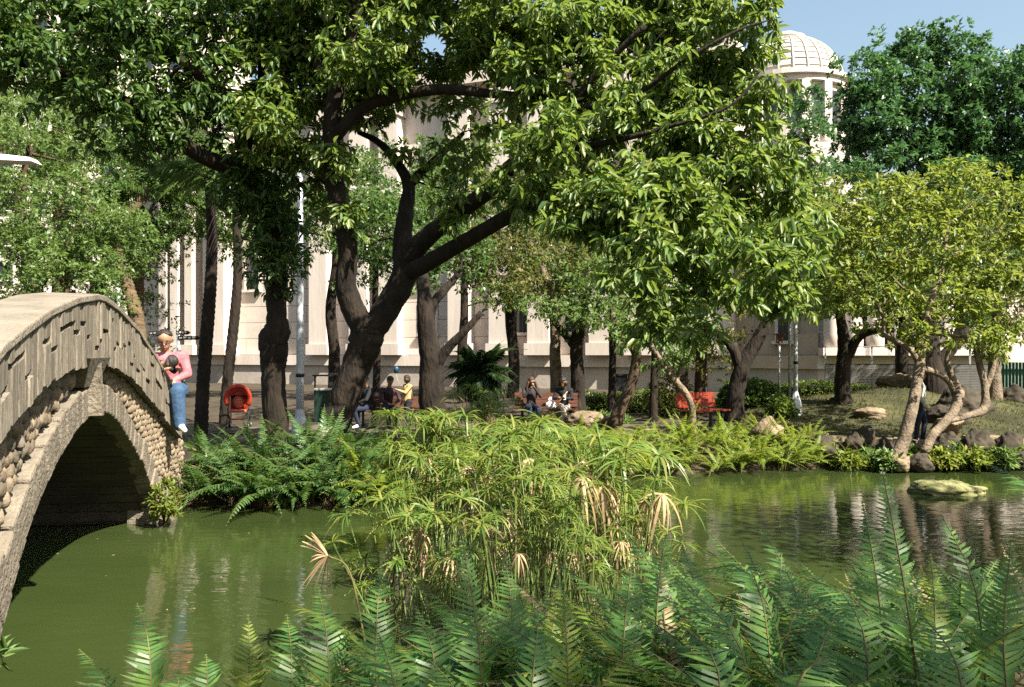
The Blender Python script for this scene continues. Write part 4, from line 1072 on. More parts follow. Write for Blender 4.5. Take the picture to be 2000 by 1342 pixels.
clump('tall papyrus clump with dry brown heads at the centre of the pond edge', .15, 7.0, .75, 66, .8, 1.6, .20, 12)
clump('papyrus clump leaning left over the green water', -.75, 6.3, .5, 40, .6, 1.3, .18, 22)
clump('papyrus clump right of centre with drooping straw heads', .75, 6.5, .55, 50, .6, 1.4, .20, 14)
clump('papyrus clump nearest to the foreground ferns', .2, 5.6, .7, 44, .5, 1.1, .18, 14)
clump('papyrus behind the others against the fern bank', -.45, 8.3, .7, 44, 1.0, 1.6, .08, 10)
clump('papyrus at the far right of the reed bed by open water', 1.15, 7.6, .5, 30, .7, 1.2, .12, 10)
clump('tall papyrus standing in the water before the shaggy palm', -.9, 9.7, .8, 46, 1.3, 1.8, .10, 9)
clump('tall papyrus standing in the water before the women', .35, 10.3, .8, 44, 1.1, 1.6, .10, 9)
clump('low green papyrus shoots filling the water edge behind the ferns', .1, 6.2, 1.25, 70, .3, .75, .12, 16)
clump('yellow-green papyrus on the far bank below the shaggy palm', -.3, 14.9, 1.1, 46, 1.0, 1.5, .05)
# the single dry straw head over the water at left
hd = P(640, 1085, 5.0); T = empty('papyrus_plant', (hd[0]+.35, hd[1], .05)); tag(T, 'single dry straw papyrus head bent over the water at left', 'papyrus')
mb = MB(); st = spline(np.array([(0,0,0),(-.12,0,.55),(-.22,0,hd[2]-.15),(-.35,0,hd[2]-.05)]), 6); mb.tube(st, np.linspace(.008,.005,len(st)), 5, m=1)
mb.build('stem', [M['straw'], M['stipe']], T)
mb = MB()
for i in range(30):
    a = RNG.uniform(2.0, 5.0); l = RNG.uniform(.12,.24) if 3.8 < a or a < 2.6 else .1; u = np.linspace(0,1,5)
    dy = RNG.uniform(-.25,.25)
    c = np.c_[math.cos(a)*l*u, dy*l*u, math.sin(a)*l*u*(1 if math.sin(a)>0 else 1.2) - .04*u*u] + st[-1]
    wd = .007*np.array([.6,1,1,.8,.2])[:,None]; sd = np.array([math.sin(a)*.6, .8, -math.cos(a)*.6])
    mb.add(np.concatenate([c-sd*wd, c+sd*wd]), [[j,j+1,6+j,5+j] for j in range(4)])
mb.build('bract', M['straw'], T)

# ------------------------------------------------------------------ shrubs, hedges, bank plants
def shrub(name, label, c, r, n, leafm, leaf=(.1,.045), per=6, cat='shrub', group=None, up=.3):
    T = empty(name, tuple(c)); tag(T, label, cat, group)
    r = np.array(r); u = unit(RNG.normal(size=(n,3))); u[:,2] = np.abs(u[:,2])
    s = u*(RNG.random((n,1))**.35)*r
    dd = unit(u[:,None]*.6 + RNG.normal(size=(n,per,3))*.7 + np.array([0,0,up])).reshape(-1,3)
    pos = np.repeat(s, per, 0); l = leaf[0]*RNG.uniform(.7,1.3,len(pos))
    V, F = leaf_geo(pos, dd, l, l*leaf[1]/leaf[0]); o = MB().add(V, F).build('foliage', leafm, T); o['kind'] = 'stuff'
    st = MB()
    for k in range(9):
        e = s[RNG.integers(n)]; st.tube(spline(np.array([(0,0,-.1), e*.5+np.array([0,0,.05]), e]), 4), np.linspace(.012,.003,9), 5, cap=False)
    st.build('stem', M['bark'], T)
    return T
def hedge(label, px0, px1, d, h, w):
    c = P((px0+px1)/2, 690, d); z = gz(c[0], d); L = (px1-px0)/FPX*d
    T = empty('clipped_hedge', (c[0], d, z)); tag(T, label, 'hedge')
    n = int(L*w*900); s = RNG.uniform(-.5,.5,(n,3))*np.array([L, w, h]) + np.array([0,0,h/2])
    ex = RNG.integers(0, 3, n); s[ex==0,2] = h*RNG.uniform(.9,1.05,(ex==0).sum()); s[ex==1,1] = -w/2*RNG.uniform(.9,1.08,(ex==1).sum())
    s[:,2] += .06*np.sin(s[:,0]*2.3)
    dd = unit(RNG.normal(size=(n,3)) + np.array([0,-.4,.5])); l = RNG.uniform(.07,.13,n)
    V, F = leaf_geo(s, dd, l, l*.5, simple=True); o = MB().add(V, F).build('foliage', M['leaf_main'], T); o['kind'] = 'stuff'
    MB().box((0,0,h*.42), (L*.98,w*.7,h*.84)).build('twig_core', M['bark'], T)
hedge('low clipped hedge behind the women bench towards the red bench', 1122, 1330, 27.5, .62, 1.0)
hedge('low dark hedge running behind the lamp post at right', 1415, 1690, 28, .55, 1.0)
shrub('round_shrub', 'round dark shrub beside the red bench', (P(1465,790,26)[0], 26, gz(P(1465,690,26)[0],26)), (1.1,.9,.85), 900, M['leaf_dark'], (.12,.05))
shrub('round_shrub', 'twiggy olive bush left of the red bench', (P(1310,790,25)[0], 25, gz(P(1310,690,25)[0],25)), (.9,.8,1.3), 500, M['leaf_olive'], (.10,.035))
shrub('low_plant', 'small bush at the foot of the lamp post', (P(1525,810,23.5)[0], 23.5, gz(P(1525,690,23.5)[0],23.5)), (.5,.45,.55), 260, M['leaf_main'], (.12,.05))
shrub('low_plant', 'bushy weed growing from the bridge foot at the waterline', P(322, 1005, 11.5)-np.array([0,0,.05]), (.20,.18,.55), 90, M['leaf_yel'], (.10,.03), 5)
shrub('low_plant', 'green leafy weed in front of the near bridge foot at the left edge', P(-14, 1300, 5.2), (.1,.1,.14), 12, M['leaf_soft'], (.12,.03), 5)
for i, (px, d, lab) in enumerate(((1625,17.6,'leafy plant at the right end of the fern bed'),(1700,17.5,'leafy plant left of the pale leaning trunk foot'),(1810,17.2,'bright leafy plant under the pale leaning trunk'),(1865,17.2,'leafy plant hanging over the dark bank rocks'),(1930,17.3,'broad leafy plant on the bank above the pond rock'),(1985,17.4,'leafy plant at the right edge of the bank'),(1660,17.1,'low leafy plant at the waterline right of the fern bed'),(1780,17.6,'leafy plant between the pale stems'),(1900,16.9,'leafy plant at the waterline above the mossy rock'),(1960,16.9,'trailing leaves over the low bank rocks at far right'),(1840,17.0,'trailing leaves at the waterline right of the pale trunk'),(1735,16.9,'trailing leaves at the waterline left of the pale trunk'))):
    x = P(px, 690, d)[0]; shrub('low_plant', lab, (x, d, .12), (random.uniform(.2,.4),.25,random.uniform(.2,.42)), random.randint(40, 80), M['leaf_soft'] if i % 2 else M['leaf_yel'], (.15,.055), 5, group='leafy plants along the right bank', up=0)
shrub('low_plant', 'green undergrowth behind the stones right of the women', (P(1170,800,23)[0], 23, .4), (1.0,.5,.35), 300, M['leaf_soft'], (.13,.05))
for i, (px, d, w, lab) in enumerate(((520,13.6,.5,'broad-leaved plant at the waterline below the dark ferns'),(590,13.4,.5,'broad-leaved plant hanging over the water left of the papyrus'),(690,13.6,.6,'pale broad leaves among the ferns left of the papyrus'))):
    shrub('low_plant', lab, (P(px,690,d)[0], d, .15), (w,.4,.35), 90, M['leaf_main'], (.24,.10), 4, up=0)

# grass tufts on the right lawn and mound (uncountable)
n = 26000
gxp = RNG.uniform(6.2, 22, n); gyp = RNG.uniform(18.6, 31, n)
keep = gxp/gyp < .66; gxp, gyp = gxp[keep], gyp[keep]; n = len(gxp)
pos = np.c_[gxp, gyp, ground_z(gxp, gyp)-.01]; dd = unit(np.c_[RNG.normal(size=(n,2))*.6, np.ones(n)])
l = RNG.uniform(.05,.11,n); V, F = leaf_geo(pos, dd, l, np.full(n,.02), up=RNG.normal(size=(n,3)), simple=True)
tag(MB().add(V, F).build('lawn_grass', M['grassm']), 'short sparse grass on the mound at the right', 'grass', kind='stuff')

# leaves and specks drifting on the pond (uncountable)
n = 70
fx = np.r_[RNG.uniform(-6, 9, n//2), RNG.normal(-2.5, 1.6, n - n//2)]; fy = np.r_[RNG.uniform(5.5, 17, n//2), RNG.normal(9.5, 2.2, n - n//2)]
ok = pond_dist(fx, fy) > .1; fx, fy = fx[ok], fy[ok]; n = len(fx)
pos = np.c_[fx, fy, np.full(n, .006)]; a_ = RNG.random(n)*6.28; dd = np.c_[np.cos(a_), np.sin(a_), RNG.normal(size=n)*.05]
l = RNG.uniform(.015,.045,n); V, F = leaf_geo(pos, unit(dd), l, l*.45, up=np.tile([0,0,1.],(n,1)), simple=True, fold=.1)
V[:,2] = np.maximum(V[:,2], .004)
tag(MB().add(V, F).build('floating_leaves', M['straw']), 'fallen leaves drifting on the pond', 'leaves', kind='stuff')

# ------------------------------------------------------------------ rocks
def rock(label, c, r, m, seed, cat='rock', group=None, name='rock'):
    bm = MB(); rg = np.random.default_rng(seed)
    seg, rings = 44, 28
    th_ = np.linspace(0, math.pi, rings+1)[1:-1]; ph = np.linspace(0, 2*math.pi, seg, endpoint=False)
    v = np.array([[math.sin(t)*math.cos(p), math.sin(t)*math.sin(p), math.cos(t)] for t in th_ for p in ph] + [[0,0,1],[0,0,-1]])
    s = np.ones(len(v))
    for k in range(9):
        dr_ = unit(rg.normal(size=3)); h = rg.uniform(.55,.95); pr = v@dr_
        s = np.where(pr*s > h, h/np.maximum(pr,1e-3), s)
    for k in range(5):
        f = rg.normal(size=3)*(2.5+k*1.6); s *= 1 + (.07/(1+k*.5))*np.sin(v@f + rg.random()*6)
    for k in range(7):
        f = rg.normal(size=3)*(9+k*5); s *= 1 + .022*np.sin(v@f + rg.random()*6)
    s *= 1 + .03*(rg.random(len(v))-.5)
    v = v*s[:,None]*np.array(r)
    kk = rings-1; idx = np.arange(kk*seg).reshape(kk, seg)
    q = np.stack([idx[:-1], idx[1:], np.roll(idx[1:],-1,1), np.roll(idx[:-1],-1,1)], -1).reshape(-1,4)
    bm.add(v, [q, np.stack([np.full(seg,kk*seg), idx[0], np.roll(idx[0],-1)],-1), np.stack([np.full(seg,kk*seg+1), np.roll(idx[-1],-1), idx[-1]],-1)])
    o = bm.build(name, m); o.location = tuple(c); o.rotation_euler = (0,0,rg.random()*.6-.3)
    return tag(o, label, cat, group)
c = P(1853, 958, 14.4); rock('flat mossy rock rising out of the pond at right', (c[0], 14.4, .05), (.66,.42,.17), M['rock_moss_sunlit'], 3)
c = P(1498, 850, 18.0); rock('tan boulder at the right end of the sunlit ferns', (c[0], 18.0, c[2]-.0), (.36,.3,.34), M['rock_tan'], 8)
c = P(1150, 815, 20.5); rock('long pale flat stone right of the women bench', (c[0], 20.5, c[2]-.15), (.62,.35,.3), M['rock_tan'], 12)
c = P(1085, 838, 20.0); rock('low pale stone at the feet of the women on the bench', (c[0], 20, c[2]-.1), (.4,.3,.2), M['rock_tan'], 14)
c = P(1135, 850, 18.5); rock('grey-tan stone among the ferns below the pale flat stone', (c[0], 18.5, c[2]-.15), (.42,.3,.3), M['rock_tan'], 17)
RK = [(1600,872,17.9,.5,.4),(1665,868,18.0,.42,.42),(1690,855,18.3,.45,.4),(1730,880,17.5,.4,.36),(1800,905,16.9,.45,.3),(1845,868,17.6,.5,.45),(1905,870,17.4,.55,.5),(1965,872,17.5,.5,.5),(1990,900,17.2,.5,.3),(1850,830,18.4,.6,.3),(1630,895,17.4,.35,.3),(1760,905,16.8,.4,.28),(1940,905,17.0,.4,.3)]
RL = ['dark rock at the left end of the right bank wall','dark bank rock below the kerb stone','rounded brown rock next to the kerb','rock just left of the pale leaning trunk','low rock under the pale trunk at the waterline','dark cleft rock right of the pale trunk','largest dark angular rock on the right bank','dark rock near the right edge of the bank','low rock at the right edge by the water','flat sunlit rock slab behind the bank rocks','small rock at the waterline below the fern bed','reddish rock at the foot of the pale trunk','low wet rock above the mossy pond rock']
for i, ((px, py, d, rx, rz_), lab) in enumerate(zip(RK, RL)):
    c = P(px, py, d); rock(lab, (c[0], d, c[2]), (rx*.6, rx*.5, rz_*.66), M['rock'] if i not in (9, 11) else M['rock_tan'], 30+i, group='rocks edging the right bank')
for i, (px, py, d, rx, rz_, lab) in enumerate(((1760,775,26,.7,.4,'pale rock on the left slope of the mound'),(1880,780,23,.8,.55,'shaded rock beside the leaning stems on the mound'),(1850,800,21.5,.5,.4,'dark rock between the two pale stems'),(1700,800,22.5,.5,.2,'low stone on the lawn by the hedge end'),(1975,775,26,.6,.4,'dark rock under the green fence'),(1640,800,24,.4,.15,'small stone on the grass by the lamp post'))):
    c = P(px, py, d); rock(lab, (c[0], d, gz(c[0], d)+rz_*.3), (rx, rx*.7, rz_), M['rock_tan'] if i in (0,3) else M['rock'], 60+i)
# stone kerb along the right bank
K = [P(1570, 690, 18.6), P(1705, 690, 18.4), P(1830, 690, 18.0), P(2020, 690, 18.2)]
T = empty('stone_kerb', (K[0][0], K[0][1], .42)); tag(T, 'pale flagstone kerb along the top of the right bank', 'kerb')
for i in range(9):
    t = i/9; a = spline(np.array(K), 12); p, q_ = a[int(t*(len(a)-1))], a[int((t+1/9)*(len(a)-1))]
    m_ = (p+q_)/2; z = gz(m_[0], m_[1])
    o = MB().box((0,0,0), (np.linalg.norm(q_-p)-.02,.42,.14)).build('kerb_stone', M['rock_tan'], T, smooth=False)
    o.location = (m_[0]-K[0][0], m_[1]-K[0][1], z-.42+.06); o.rotation_euler = (0,0,math.atan2(q_[1]-p[1], q_[0]-p[0]))

# ------------------------------------------------------------------ fences, lamps, bins, benches
def fence_screen():
    a, b = P(1612, 690, 33), P(1945, 690, 31); z0 = .45
    T = empty('screen_fence', (a[0], a[1], z0), math.atan2(b[1]-a[1], b[0]-a[0])); tag(T, 'grey louvred screen fence below the museum columns', 'fence')
    L = np.linalg.norm((b-a)[:2]); H = 1.45
    for k in range(24): MB().box((L/2, 0, .06+k*.06), (L, .02, .038)).build('slat', M['mesh_grey'], T, smooth=False)
    MB().box((L/2, .03, H+.02), (L,.06,.05)).build('top_rail', M['black'], T, smooth=False)
    MB().box((L/2, .03, 2.15), (L,.03,.03)).build('upper_rail', M['steel'], T, smooth=False)
    for k in range(8): MB().box((L*k/7, .05, 1.08), (.06,.06,2.2)).build('post', M['black'] if k % 2 else M['steel'], T, smooth=False)
fence_screen()
def fence_green():
    a, b = P(1950, 690, 29), P(2060, 690, 27); T = empty('green_fence', (a[0], a[1], .45), math.atan2(b[1]-a[1], b[0]-a[0])); tag(T, 'dark green picket fence panel at the right edge', 'fence')
    L = np.linalg.norm((b-a)[:2]); n_ = 16
    for k in range(n_): MB().box((L*(k+.5)/n_, 0, .8), (L/n_*.72, .03, 1.6)).build('picket', M['greenfence'], T, smooth=False)
    for z in (.3, 1.35): MB().box((L/2, .04, z), (L,.04,.07)).build('rail', M['greenfence'], T, smooth=False)
fence_green()

def lamp_post(label, px, d, top_z, rb, rt, base):
    x = P(px, 690, d)[0]; z = gz(x, d); T = empty('lamp_post', (x, d, z)); tag(T, label, 'lamp post')
    MB().tube([(0,0,0),(0,0,1.4),(0,0,(top_z-z)*.6),(0,0,top_z-z)], [rb,rb*.92,(rb+rt)/2,rt], 14).build('pole', M['steel'], T)
    MB().tube([(0,0,-.05),(0,0,.28),(0,0,.45),(0,0,.62)], [base,base*.95,base*.62,rb*1.02], 8).build('base', M['steel'], T, smooth=False)
    MB().tube([(0,0,1.38),(0,0,1.46)], [rb*1.08]*2, 14).build('band', M['black'], T)
    MB().tube([(0,0,top_z-z-.02),(-.25,0,top_z-z+.3),(-.8,0,top_z-z+.42),(-1.3,0,top_z-z+.42)], [rt,rt*.8,rt*.7,rt*.6], 8).build('arm', M['steel'], T)
    h = MB().box((-1.5,0,top_z-z+.42), (.6,.2,.1), taper=.8).build('lamp_head', M['white'], T)
    MB().box((-1.5,0,top_z-z+.36), (.5,.15,.03)).build('lens', M['white'], h)
lamp_post('tall grey lamp post left of the great tree', 586, 20, 7.2, .095, .06, .2)
lamp_post('tall grey lamp post with flared base by the right lawn', 1554, 23.5, 6.2, .06, .04, .17)
lamp_post('thin lamp post behind the palms beyond the bridge', 231, 40, 6.6, .1, .07, .2)
# close lamp head at the upper left edge
c = P(30, 310, 9.5); T = empty('lamp_post', (c[0]-1.6, 9.5, gz(c[0]-1.6, 9.5))); tag(T, 'white flat lamp head entering at the upper left edge', 'lamp post')
hz = c[2]-gz(c[0]-1.6, 9.5)
MB().tube([(0,0,-1),(0,0,hz*.6),(0,0,hz-.25),(.35,0,hz-.02),(1.3,0,hz)], [.08,.065,.05,.04,.03], 12).build('pole', M['steel'], T)
MB().add([(1.25,-.13,hz-.03),(1.84,-.11,hz-.05),(1.84,.11,hz-.05),(1.25,.13,hz-.03),(1.25,-.09,hz+.06),(1.80,-.08,hz+.0),(1.80,.08,hz+.0),(1.25,.09,hz+.06)],
         [[0,3,2,1],[4,5,6,7],[0,1,5,4],[1,2,6,5],[2,3,7,6],[3,0,4,7]]).build('lamp_head', M['white'], T, smooth=False)
# path light on a post
x = P(1522,690,26)[0]; T = empty('path_light', (x, 26, gz(x,26))); tag(T, 'small square lantern on a thin post before the beige wing', 'lamp')
MB().tube([(0,0,0),(0,0,1.75)], .03, 8).build('post', M['steel'], T)
MB().box((0,0,1.87), (.16,.16,.24)).build('lantern', M['brownwood'], T, smooth=False); MB().box((0,0,2.02), (.26,.26,.05)).build('lantern_cap', M['brownwood'], T, smooth=False)
x = P(1542,690,25)[0]; T = empty('thin_pole', (x, 25, gz(x,25))); tag(T, 'thin pale pole just left of the right lamp post', 'pole')
MB().tube([(0,0,0),(0,0,2.5),(0,0,4.6)], [.04,.035,.03], 10).build('shaft', M['steel'], T); MB().box((0,0,.02), (.2,.2,.04)).build('foot_plate', M['steel'], T)

def bench(label, c, rz, width, m, slatn=5):
    T = empty('park_bench', (c[0], c[1], gz(c[0], c[1])), rz); tag(T, label, 'bench')
    for k in range(4): MB().box((0, -.24+k*.125, .44), (width,.105,.035)).build('seat_slat', m, T, smooth=False)
    for k in range(slatn): MB().box((0, .245+k*.022, .55+k*.095), (width,.03,.082)).build('back_slat', m, T, smooth=False)
    for s in (-1, 1):
        x = s*(width/2-.22)
        MB().box((x,-.2,.21), (.05,.05,.42)).build('leg', M['black'], T, smooth=False); MB().box((x,.2,.21), (.05,.05,.42)).build('leg', M['black'], T, smooth=False)
        MB().box((x,0,.40), (.05,.5,.04)).build('seat_rail', M['black'], T, smooth=False)
        MB().tube([(x,.22,.38),(x,.285,.6),(x,.37,1.0)], .022, 6).build('back_support', M['black'], T)
    return T
BW1 = P(1066, 690, 22.8); bench('weathered red-brown slatted bench under the two women', BW1, R(-4), 1.7, M['brownwood'], 4)
RB = P(1374, 690, 21.5); bench('empty bright red slatted bench behind the sunlit ferns', RB, R(33), 1.35, M['red'], 4)
BL = P(752, 690, 21.8); bench('brown bench with two dark-clad people beside the great tree', BL, R(-6), 1.7, M['brownwood'], 3)

# litter bins left of the great tree
x = P(632,690,24)[0]; T = empty('litter_bin', (x, 24, gz(x,24))); tag(T, 'dark green litter bin with black frame behind the lamp post', 'litter bin')
MB().box((0,0,.45), (.42,.42,.88), taper=1.06).build('bin_body', M['greenbin'], T, smooth=False)
MB().box((0,0,.93), (.46,.46,.05)).build('rim', M['white'], T, smooth=False)
for s in (-1,1): MB().box((s*.24,0,.65), (.04,.05,1.3)).build('post', M['black'], T, smooth=False)
MB().box((0,0,1.31), (.56,.3,.04)).build('hood', M['black'], T, smooth=False)
x = P(660,690,24)[0]; T = empty('litter_bin', (x, 24, gz(x,24))); tag(T, 'brown slatted litter bin close to the great trunk', 'litter bin')
for k in range(6): MB().box((-.18+k*.072,-.2,.45), (.06,.03,.8)).build('slat', M['brownwood'], T, smooth=False)
MB().box((0,0,.42), (.4,.34,.78)).build('liner', M['black'], T, smooth=False)
for s in (-1,1): MB().box((s*.22,0,.65), (.035,.05,1.3)).build('post', M['black'], T, smooth=False)
MB().box((0,0,1.31), (.5,.3,.035)).build('hood', M['black'], T, smooth=False)
x = P(1212,690,30)[0]; T = empty('litter_bin', (x, 30, gz(x,30))); tag(T, 'dark box bin against the white wall between trunks', 'litter bin')
MB().box((0,0,.55), (.42,.4,1.1)).build('bin_body', M['black'], T, smooth=False); MB().box((0,-.02,1.12), (.48,.46,.06)).build('lid', M['black'], T, smooth=False)

# direction sign by the bridge
x = P(347,690,26)[0]; T = empty('direction_sign', (x, 26, gz(x,26))); tag(T, 'small dark fingerpost sign with pale lettering right of the bridge end', 'sign')
MB().tube([(0,0,0),(0,0,2.65)], .03, 10).build('post', M['steel'], T)
for (z, w, s) in ((2.5,.5,-.62),(2.52,.36,.14),(2.36,.62,.32)):
    b_ = MB().add([(s-w/2,-.03,z-.06),(s+w/2,-.03,z-.06),(s+w/2+.08,-.03,z),(s+w/2,-.03,z+.06),(s-w/2,-.03,z+.06)] + [(s-w/2,.0,z-.06),(s+w/2,.0,z-.06),(s+w/2+.08,.0,z),(s+w/2,.0,z+.06),(s-w/2,.0,z+.06)],
       [[0,1,2,3,4],[9,8,7,6,5],[0,5,6,1],[1,6,7,2],[2,7,8,3],[3,8,9,4],[4,9,5,0]]).build('sign_board', M['bark'], T, smooth=False)
    for k in range(4): MB().box((s-w*.36+k*w*.22,-.034,z+.012*(k%2)), (w*.15,.004,.05)).build('lettering', M['white'], b_, smooth=False)

# red pushchair
x = P(466,690,22)[0]; T = empty('pushchair', (x, 22, gz(x,22)), R(12)); tag(T, 'red hooded pushchair with dark frame beside the slim palm trunk', 'pushchair')
M['redcloth'] = mat('red_fabric', (.26,.018,.006), (.34,.03,.010), rough=.7, scale=6)
M['orange'] = mat('pale_red_fabric', (.40,.09,.055), (.46,.12,.08), rough=.7, scale=6)
hv = []; nA, nB = 9, 12
mb = MB()
for i in range(nA):
    a = R(-10 + i*15)
    for j in range(nB+1):
        b_ = math.pi*j/nB; hv.append((.29*math.cos(b_), .30*math.cos(a)*math.sin(b_)*-.9+.12, .78 + .32*math.sin(b_)*(.35+.65*math.sin(max(a,0))) + .0))
idx = np.arange(nA*(nB+1)).reshape(nA, nB+1)
mb.add(hv, [np.stack([idx[:-1,:-1], idx[:-1,1:], idx[1:,1:], idx[1:,:-1]], -1).reshape(-1,4)])
mb.tube([(.29*math.cos(t), -.17, .80+.31*math.sin(t)) for t in np.linspace(-.6, math.pi+.6, 20)], .062, 10)
o = mb.build('hood', M['redcloth'], T)
MB().box((0,.16,.72), (.42,.05,.5)).build('backrest', M['redcloth'], T); MB().box((0,-.05,.48), (.42,.42,.07)).build('seat', M['orange'], T)
MB().ball((0,.02,.72), (.13,.1,.2), 12, 8).build('seat_liner', M['orange'], T)
MB().box((0,-.32,.28), (.34,.16,.03)).build('footrest', M['redcloth'], T)
for s in (-1,1):
    MB().tube([(s*.26,.45,1.0),(s*.26,.1,.6),(s*.26,-.32,.1)], .014, 6).build('frame', M['black'], T); MB().tube([(s*.26,-.1,.55),(s*.26,.34,.1)], .014, 6).build('frame', M['black'], T)
    for y in (-.32,.34):
        w_ = MB().tube([(s*.26-.02,y,.1),(s*.26+.02,y,.1)], .1, 16).build('wheel', M['black'], T); MB().tube([(s*.26-.024,y,.1),(s*.26+.024,y,.1)], .05, 10).build('hub', M['steel'], w_)
MB().tube([(-.26,.45,1.0),(.26,.45,1.0)], .016, 6).build('handle', M['black'], T)

# ------------------------------------------------------------------ people
SK = mat('skin', (.25,.135,.08), (.30,.17,.10), rough=.55, scale=8, spec=.35)
HAIR = mat('black_hair', (.012,.010,.009), (.03,.022,.018), rough=.45, scale=30, stretch=(1,1,.2), bump=.4)
HAIRB = mat('brown_hair', (.035,.018,.010), (.075,.042,.022), rough=.45, scale=30, stretch=(1,1,.2), bump=.4)
def cloth(name, c, c2=None): return mat(name, c, c2 or tuple(v*1.35 for v in c), rough=.85, scale=9, bump=.35, bscale=22)
DG = bpy.context.evaluated_depsgraph_get()
def person(name_label, loc, rz, J, mats, cat='person', scale=1.0, hair='short', haircol=None, extras=None, group=None, voxel=.016):
    """J: joints (m, facing -y); mats: dict top, low, shoe, sleeve"""
    T = empty('person', loc, rz); T.scale = (scale,)*3; tag(T, name_label, cat, group)
    top, low, shoe, sleeve = mats['top'], mats['low'], mats['shoe'], mats.get('sleeve', 1)
    slots = [SK, top, low, shoe]
    if sleeve not in (0, 1): slots.append(sleeve)
    si = 1 if sleeve == 1 else (0 if sleeve == 0 else 4)
    caps = []   # (a, b, ra, rb, slot)
    g_ = lambda k: np.array(J[k], float)
    pel, ch, nk, hd = g_('pelvis'), g_('chest'), g_('neck'), g_('head')
    fw = np.array(J.get('face', (0,-1,0)), float); fw /= np.linalg.norm(fw)
    upv = hd - nk; upv /= np.linalg.norm(upv); rt = np.cross(fw, upv); rt /= np.linalg.norm(rt); fw = np.cross(upv, rt)
    bw = J.get('bulk', 1.0); lb = J.get('legs', 1.0)
    caps += [(pel, (pel+ch)/2, .135*bw, .125*bw, 1), ((pel+ch)/2, ch, .125*bw, .135*bw, 1), (ch, nk-upv*.05, .13*bw, .07, 1), (nk-upv*.04, hd-upv*.04, .052, .055, 0)]
    for s in ('l','r'):
        sh, el, wr = g_('sh'+s), g_('el'+s), g_('wr'+s); hp, kn, an, to = g_('hp'+s), g_('kn'+s), g_('an'+s), g_('to'+s)
        caps += [(ch+upv*.02, sh, .105*bw, .065*bw, 1), (sh, el, .062*bw, .048*bw, 1), (el, wr, .047*bw, .034*bw, si)]
        caps += [(pel, hp, .125*bw, .10*bw, 2), (hp, kn, .095*bw*lb, .066*bw*lb, 2), (kn, an, .066*bw*lb, .050*bw*lb, 2), (an, an+(to-an)*.2, .046, .048, 3), (an+(to-an)*.2, to, .048, .036, 3), (an+np.array([0,0,-.03]), to+np.array([0,0,-.005]), .036, .032, 3)]
        hdv = unit(wr - el)*.5 + unit(np.array(J.get('hand'+s, wr-el+np.array([0,-.01,0])), float))*.5; hdv = unit(hdv)
        pv = unit(np.cross(hdv, np.array([.2,.3,1.])))
        pc = wr + hdv*.05; caps.append((wr, pc+hdv*.03, .026, .034, 0))
        for f in range(4):
            b0 = pc + hdv*.035 + pv*(f-1.5)*.019; m0 = b0 + hdv*(.036 - .004*abs(f-1.3)); cn = np.cross(pv, hdv)
            caps += [(b0, m0, .009, .0085, 0), (m0, m0 + unit(hdv*.6 + cn*.7)*(.034-.004*abs(f-1.3)), .0085, .007, 0)]
        caps.append((wr+hdv*.02-pv*.02, wr+hdv*.055-pv*.052, .011, .009, 0))
    hs = J.get('headscale', 1.0); fw, rt, upv = fw*hs, rt*hs, upv*hs
    hc = hd + upv*.03
    caps += [(hc, hc+fw*.012-upv*.062, .082*hs, .060*hs, 0), (hc-fw*.03+upv*.02, hc+upv*.02, .086*hs, .082*hs, 0), (hc+fw*.075-upv*.01, hc+fw*.098-upv*.035, .010*hs, .014*hs, 0), (hc+fw*.055-upv*.085, hc+fw*.06-upv*.09, .030*hs, .028*hs, 0)]
    for s in (-1, 1): caps.append((hc+rt*.084*s-upv*.01, hc+rt*.088*s-upv*.04, .015*hs, .010*hs, 0))
    mb = MB()
    for (a, b, ra, rb, sl) in caps:
        a, b = np.array(a, float), np.array(b, float); ax = b-a; L = np.linalg.norm(ax)
        if L < 1e-4: b = a + np.array([0,0,1e-3])
        ax = unit(b-a); k = 5; pts, rr = [], []
        for t in np.linspace(-math.pi/2, 0, k)[1:] if False else np.linspace(-1.45, 0, k): pts.append(a + ax*ra*math.sin(t)); rr.append(max(.002, ra*math.cos(t)))
        for t in np.linspace(0, 1.45, k): pts.append(b + ax*rb*math.sin(t)); rr.append(max(.002, rb*math.cos(t)))
        mb.tube(np.array(pts) + np.linspace(0,1e-5,len(pts))[:,None]*ax, rr, 10)
    me = mb.mesh('body_raw', SK)
    tmp = bpy.data.objects.new('tmp', me); COL.objects.link(tmp)
    rm = tmp.modifiers.new('r', 'REMESH'); rm.mode = 'VOXEL'; rm.voxel_size = voxel; rm.adaptivity = 0
    sm = tmp.modifiers.new('s', 'SMOOTH'); sm.factor = .5; sm.iterations = 2
    dg = bpy.context.evaluated_depsgraph_get(); ev = tmp.evaluated_get(dg); em = bpy.data.meshes.new_from_object(ev, depsgraph=dg)
    bpy.data.objects.remove(tmp); bpy.data.meshes.remove(me)
    em.name = 'body'; em.materials.clear()
    for m in slots: em.materials.append(m)
    nf = len(em.polygons); cen = np.zeros(nf*3); em.polygons.foreach_get('center', cen); cen = cen.reshape(-1,3)
    best = np.full(nf, 1e9); lab = np.zeros(nf, int)
    for (a, b, ra, rb, sl) in caps:
        a, b = np.array(a), np.array(b); ab = b-a; t = np.clip(((cen-a)@ab)/(ab@ab+1e-9), 0, 1)
        dd = np.linalg.norm(cen-a-t[:,None]*ab, axis=1) - (ra+(rb-ra)*t)
        up_ = dd < best; best[up_] = dd[up_]; lab[up_] = sl
    em.polygons.foreach_set('material_index', lab.astype(np.int32)); em.polygons.foreach_set('use_smooth', np.ones(nf, bool)); em.update()
    link('body', em, T)
    # hair
    hm = haircol or HAIR; mbh = MB(); n1, n2 = 14, 9
    HV = []; frontline = {'short': 1.05, 'long': 1.05, 'bob': 1.05, 'bald': .55}[hair]
